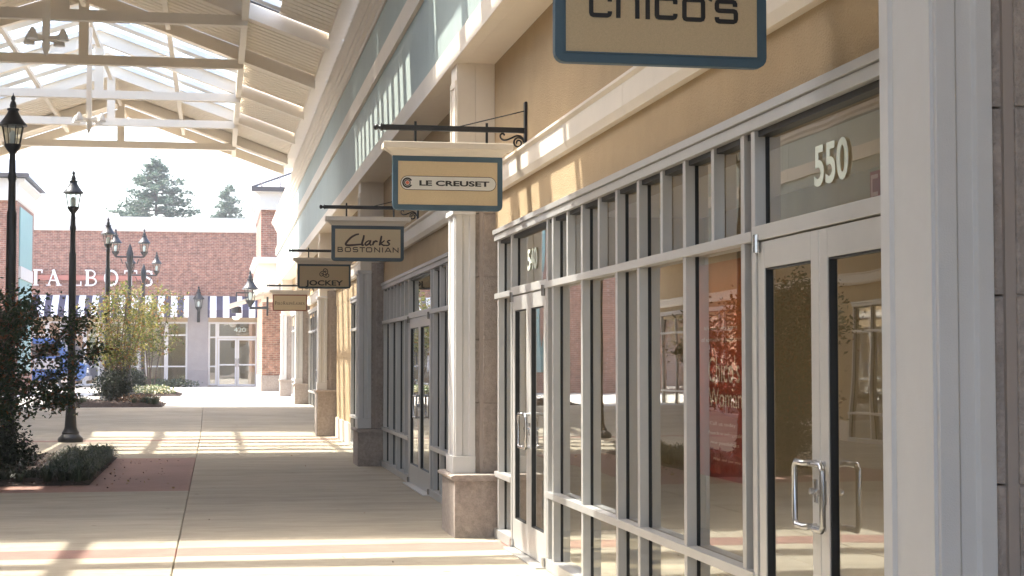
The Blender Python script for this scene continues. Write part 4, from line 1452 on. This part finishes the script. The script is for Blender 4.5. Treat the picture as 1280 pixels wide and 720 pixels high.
for i, (a, b) in enumerate(far_open):
    def win(x0, x1, z0, z1, nm='window', rails=()):
        f = MB()
        e = .09
        f.box(x0, x1, FY + .06, FY + .14, z1 - e, z1)
        f.box(x0, x1, FY + .06, FY + .14, z0, z0 + e)
        f.box(x0, x0 + e, FY + .06, FY + .14, z0 + e, z1 - e)
        f.box(x1 - e, x1, FY + .06, FY + .14, z0 + e, z1 - e)
        for rz_ in rails: f.box(x0 + e, x1 - e, FY + .065, FY + .135, rz_ - .035, rz_ + .035)
        o = f.build(nm, M['white'], far)
        g_ = MB().box(x0 + e, x1 - e, FY + .10, FY + .108, z0 + e, z1 - e).build('pane', M['glass'], None)
        g_.parent = o
        return o
    if i < 4:
        n = 2
        for k_ in range(n):
            win(a + (b - a) * k_ / n, a + (b - a) * (k_ + 1) / n - .002, ZT + .05, 3.479, 'window', (ZT + .95, 2.85))
    else:
        win(a, a + .42, ZT + .05, 3.479, 'window', (ZT + .95, 2.75))
        win(a + .422, b, 2.72, 3.479, 'window')
        for (d0, d1) in ((a + .44, a + .44 + .90), (a + 1.36, b - .03)):
            o = win(d0, d1, ZT + .02, 2.70, 'door', (1.45,))
            h_ = MB().tube([(d1 - .05 if d0 < .5 else d0 + .05, FY + .03, 1.35), (d1 - .05 if d0 < .5 else d0 + .05, FY + .03, 1.75)], .02, 6).build('handle', M['steel'], None)
            h_.parent = o
        text_mesh("420", a + 1.2, a + 1.75, 3.0, 3.22, lambda u, v, d: (u, FY + .095 - d, v), .004).build('number', M['vinyl'], far)
for (a, b) in ((-8.5, -1.28), (-.40, 2.2)):
    o = MB().prism([(FY + .0, 4.70), (FY - 1.0, 4.02), (FY - 1.0, 3.66), (FY - .985, 3.66), (FY - .985, 4.01), (FY, 4.685)], 'x', a, b).build('awning', M['stripes'], far)
MB().box(-8.35, -3.25, FY - .10, FY, 5.40, 5.63).build('sign_raceway', M['raceway'], far)
fl = lambda u, v, d: (u, FY - .101 - d, v)
Zl = 5.14
for ch, xc in zip("TALBOTS", (-8.28, -7.47, -6.50, -5.80, -4.88, -3.98, -3.20)):
    mb = MB()
    wd = SERIF[ch][0] * .72
    serif_letter(mb, ch, xc - wd / 2, Zl, .74, fl, .08)
    mb.build('letter', M['letter_white'], far)

def wall_lantern(x, y, z, label, s=1.0, br=True):
    t = thing('wall_lantern', label, 'wall lantern', (x, y, z), None)
    lantern(None, t, x, y - .28, z, s)
    MB().box(x - .07, x + .07, y - .03, y - .002, z - .5, z + .25).build('back_plate', M['lamp'], t)
    MB().tube(spline([(x, y - .02, z - .3), (x, y - .18, z - .42), (x, y - .28, z - .25), (x, y - .28, z + .02)], 5), .03, 8).build('arm', M['lamp'], t)
    return t
wall_lantern(-.83, FY - .03, 3.95, 'black wall lantern on the grey pilaster between the striped awnings', 1.35)

# tower beyond the last pillar, right
tw = thing('brick_tower', 'narrow brick corner tower with white cornice and metal hip roof beyond the last pillar', 'building', (4, 69, ZT))
MB().box(1.80, 7.0, 66.0, 74.0, 1.05, 4.35).build('brick_pier', M['brick_r'], tw)
MB().box(1.77, 7.0, 65.95, 74.0, ZT, 1.05).build('stone_base', M['stone_b'], tw)
MB().box(1.62, 7.0, 65.8, 74.0, 4.352, 5.50).build('ledge_panel', M['cream'], tw)
MB().prism([(1.50, 5.50), (1.50, 5.60), (1.44, 5.68), (1.44, 5.74), (7, 5.74), (7, 5.50)], 'y', 65.6, 74.0).build('ledge', M['white'], tw)
MB().box(1.73, 7.0, 66.0, 74.0, 5.741, 7.65).build('brick_wall', M['brick'], tw)
MB().prism([(1.66, 7.65), (1.66, 8.2), (1.50, 8.34), (7, 8.34), (7, 7.65)], 'y', 65.8, 74.2).build('cornice', M['white'], tw)
rf = MB()
rf.v = [(1.36, 65.5, 8.35), (7.3, 65.5, 8.35), (7.3, 74.5, 8.35), (1.36, 74.5, 8.35), (4.3, 68.6, 9.9), (4.3, 71.5, 9.9), (1.36, 65.5, 8.5), (7.3, 65.5, 8.5), (7.3, 74.5, 8.5), (1.36, 74.5, 8.5)]
rf.f = [(0, 3, 2, 1), (0, 1, 7, 6), (1, 2, 8, 7), (2, 3, 9, 8), (3, 0, 6, 9), (6, 7, 4), (7, 8, 5, 4), (8, 9, 5), (9, 6, 4, 5)]
ro = rf.build('roof', M['bars'], tw)
for i in range(8):
    f_ = (i + .5) / 8
    x = 1.36 + (7.3 - 1.36) * f_
    k_ = min(x - 1.36, 7.3 - x) / 2.97
    MB().tube([(x, 65.5, 8.52), (x, 65.5 + 3.1 * k_, 8.52 + 1.4 * k_)], .035, 5).build('roof_seam', M['roofmetal'], tw)
MB().tube([(1.36, 65.5, 8.52), (4.3, 68.6, 9.92)], .05, 5).build('roof_seam', M['roofmetal'], tw)
MB().box(1.33, 7.3, 65.44, 65.5, 8.34, 8.53).build('gutter', M['roofmetal'], tw)
for i in range(8):
    y = 65.5 + 9 * (i + .5) / 8
    k_ = min(y - 65.5, 74.5 - y, 3.0) / 3.0
    MB().tube([(1.36, y, 8.52), (1.36 + 2.9 * k_, y, 8.52 + 1.38 * k_)], .035, 5).build('roof_seam', M['roofmetal'], tw)
# little entrance hood with lantern on the pier
hood = thing('entrance_hood', 'sloping white entrance hood on the brick pier at the end of the walk', 'hood', (1.2, 63.5, 4.0))
MB().prism([(.45, 3.66), (2.2, 4.25), (2.2, 4.33), (.45, 3.74)], 'y', 62.0, 65.7).build('panel', M['cream'], hood)
MB().box(1.75, 2.2, 62.2, 65.6, 3.95, 4.15).build('bracket', M['cream'], hood)
wl = thing('wall_lantern', 'black lantern with white glass on a bracket under the entrance hood', 'wall lantern', (1.25, 61.6, 3.6))
lantern(None, wl, 1.23, 61.6, 3.62, 1.5)
MB().tube([(1.85, 61.6, 3.6), (1.2, 61.6, 3.58)], .05, 8).build('arm', M['lamp'], wl)
MB().box(1.83, 1.9, 61.5, 61.7, 3.3, 4.0).build('back_plate', M['lamp'], wl)
pl = thing('pendant_lantern', 'small black and white lantern hanging before the far shop doors', 'lantern', (.78, 72, 3.6))
MB().tube([(.85, 72, 4.6), (.85, 72, 3.95)], .03, 6).build('stem', M['lamp'], pl)
MB().lathe((.85, 72, 3.55), [(.15, .24), (.42, .22), (.46, .05)], 12).build('hood', M['lamp'], pl)
MB().lathe((.85, 72, 3.40), [(0, .08), (.05, .16), (.15, .2)], 12).build('glass', M['bulb'], pl)
MB().bar((.85, 72, 4.58), (2.1, 72, 4.58), .06, .06).build('bracket', M['lamp'], pl)
MB().box(1.60, 1.90, 71.9, 72.1, 4.45, 4.7).build('bracket_block', M['lamp'], pl)

# left-hand brick building at the far end
lb = thing('corner_building', 'brick corner building with teal side panel and grey hip roof at the far left', 'building', (-10, 62, ZT))
MB().box(-15, -6.92, 59.6, 65.0, ZT, 7.25).build('brick_wall', M['brick'], lb)
MB().prism([(-6.92, 7.25), (-6.86, 7.30), (-6.86, 7.78), (-6.66, 7.95), (-6.66, 8.02), (-15, 8.02), (-15, 7.25)], 'y', 59.4, 65.2).build('cornice', M['white'], lb)
MB().box(-6.919, -6.88, 60.3, 64.2, 5.0, 7.1).build('teal_panel', M['teal'], lb)
MB().box(-6.919, -6.84, 60.3, 64.2, 4.55, 4.99).build('panel_sill', M['white'], lb)
MB().box(-6.919, -6.88, 60.3, 64.2, 1.2, 4.54).build('teal_panel', M['teal'], lb)
hr = MB()
hr.v = [(-15, 59.0, 8.1), (-6.5, 59.0, 8.1), (-6.5, 65.6, 8.1), (-15, 65.6, 8.1), (-7.3, 62.3, 9.0), (-15, 62.3, 9.5)]
hr.f = [(0, 3, 2, 1), (0, 1, 4, 5), (1, 2, 4), (2, 3, 5, 4), (3, 0, 5)]
hr.build('roof', M['slate'], lb)
MB().box(-15, -6.46, 58.95, 59.02, 8.02, 8.16).build('gutter', M['roofmetal'], lb)

# blue van parked beyond the beds
vx, vy = -7.9, 75.0
van = thing('parked_van', 'bright blue van with a grey band parked behind the trees', 'van', (vx, vy, ZT))
body = [(-2.2, .35), (2.0, .35), (2.3, .5), (2.35, 1.0), (1.75, 1.2), (1.15, 2.05), (.9, 2.2), (-2.1, 2.25), (-2.25, 2.1), (-2.3, .55)]
MB().prism([(vx + a, ZT + b) for a, b in body], 'y', vy - .95, vy + .95).build('body', M['van'], van, bevel=.06)
MB().box(vx - 2.2, vx + 1.2, vy - .975, vy - .951, ZT + .85, ZT + 1.3).build('side_band', M['van_grey'], van)
MB().prism([(vx - 1.9, ZT + 1.42), (vx + 1.2, ZT + 1.42), (vx + .95, ZT + 1.95), (vx - 1.9, ZT + 1.98)], 'y', vy - .97, vy - .951).build('side_window', M['darkglass'], van)
for wx in (-1.45, 1.45):
    wh = MB().tube([(vx + wx, vy - 1.0, ZT + .34), (vx + wx, vy - .75, ZT + .34)], .34, 18).build('wheel', M['tyre'], van)
    rm = MB().tube([(vx + wx, vy - 1.02, ZT + .34), (vx + wx, vy - .99, ZT + .34)], .2, 12).build('rim', M['rim'], None)
    rm.parent = wh
MB().box(vx + 2.3, vx + 2.38, vy - .85, vy - .55, ZT + .7, ZT + .9).build('headlight', M['bulb'], van)
MB().box(vx + 2.2, vx + 2.42, vy - .93, vy + .93, ZT + .35, ZT + .55).build('bumper', M['van_grey'], van)

# ------------------------------------------------------------------ pines beyond the far shop
def pine(label, x, y, top, wide, seed, n_whorl=22, sparse=1.0):
    rnd = random.Random(seed)
    t = thing('pine_tree', label, 'tree', (x, y, 0), 'pine trees standing beyond the far shop')
    MB().tube([(x, y, 0), (x + .1, y, top * .6), (x + .05, y, top * .985)], [.28, .16, .03], 8).build('trunk', M['bark_dark'], t)
    mb = MB()
    br = MB()
    for i in range(n_whorl):
        f = i / (n_whorl - 1)
        z = top * .42 + top * .57 * f
        rr = wide * (1 - f ** 1.7) ** .8 * rnd.uniform(.75, 1.15) + .3
        for k_ in range(rnd.randint(4, 6)):
            a = rnd.uniform(0, 6.28)
            L = rr * rnd.uniform(.55, 1.15)
            p0 = Vector((x, y, z))
            p1 = p0 + Vector((math.cos(a) * L, math.sin(a) * L, L * rnd.uniform(-.08, .2)))
            br.tube([p0, p1], [.05, .015], 4)
            m_ = int(L * 11 * sparse) + 4
            for q_ in range(m_):
                s_ = rnd.uniform(.25, 1.02)
                c = p0.lerp(p1, s_) + Vector((rnd.gauss(0, .16), rnd.gauss(0, .16), rnd.gauss(.07, .12)))
                for _ in range(9):
                    d = Vector((rnd.gauss(0, 1), rnd.gauss(0, 1), rnd.gauss(.3, .7))).normalized()
                    sd_ = d.orthogonal().normalized() * .045
                    L2 = rnd.uniform(.16, .32)
                    n0 = len(mb.v)
                    mb.v += [tuple(c - sd_), tuple(c + sd_), tuple(c + d * L2)]
                    mb.f.append((n0, n0 + 1, n0 + 2))
    br.build('branches', M['bark_dark'], t)
    mb.build('crown', M['pine'], t)
    return t
pine('larger pale green pine tree rising behind the white parapet', -4.75, 130, 17.2, 5.0, 31, 38)
pine('smaller pine tree behind the parapet, to the right of the larger one', 1.0, 150, 17.4, 3.0, 33, 32)
vent = thing('roof_vent', 'small white mushroom vent on the roof before the larger pine', 'roof vent', (-3.15, 84, 8.4))
MB().lathe((-3.1, 84, 8.35), [(0, .12), (.35, .12)], 10).build('pipe', M['white'], vent)
MB().lathe((-3.1, 84, 8.68), [(0, .22), (.12, .24), (.2, .12)], 12).build('cowl', M['white'], vent)

# ------------------------------------------------------------------ haze volume added to pale the far end, where lens glare veils it
hz = bpy.data.materials.new("added_haze")
hz.use_nodes = True
ht = hz.node_tree
ht.nodes.remove(ht.nodes["Principled BSDF"])
pv = ht.nodes.new("ShaderNodeVolumePrincipled")
pv.inputs['Color'].default_value = (0.95, 0.97, 1.0, 1)
pv.inputs['Density'].default_value = 0.0009
pv.inputs['Anisotropy'].default_value = 0.3
ht.links.new(pv.outputs[0], ht.nodes["Material Output"].inputs['Volume'])
MB().box(-520, 520, -70, 950, -1.2, 26).build('haze', hz, kind='stuff')
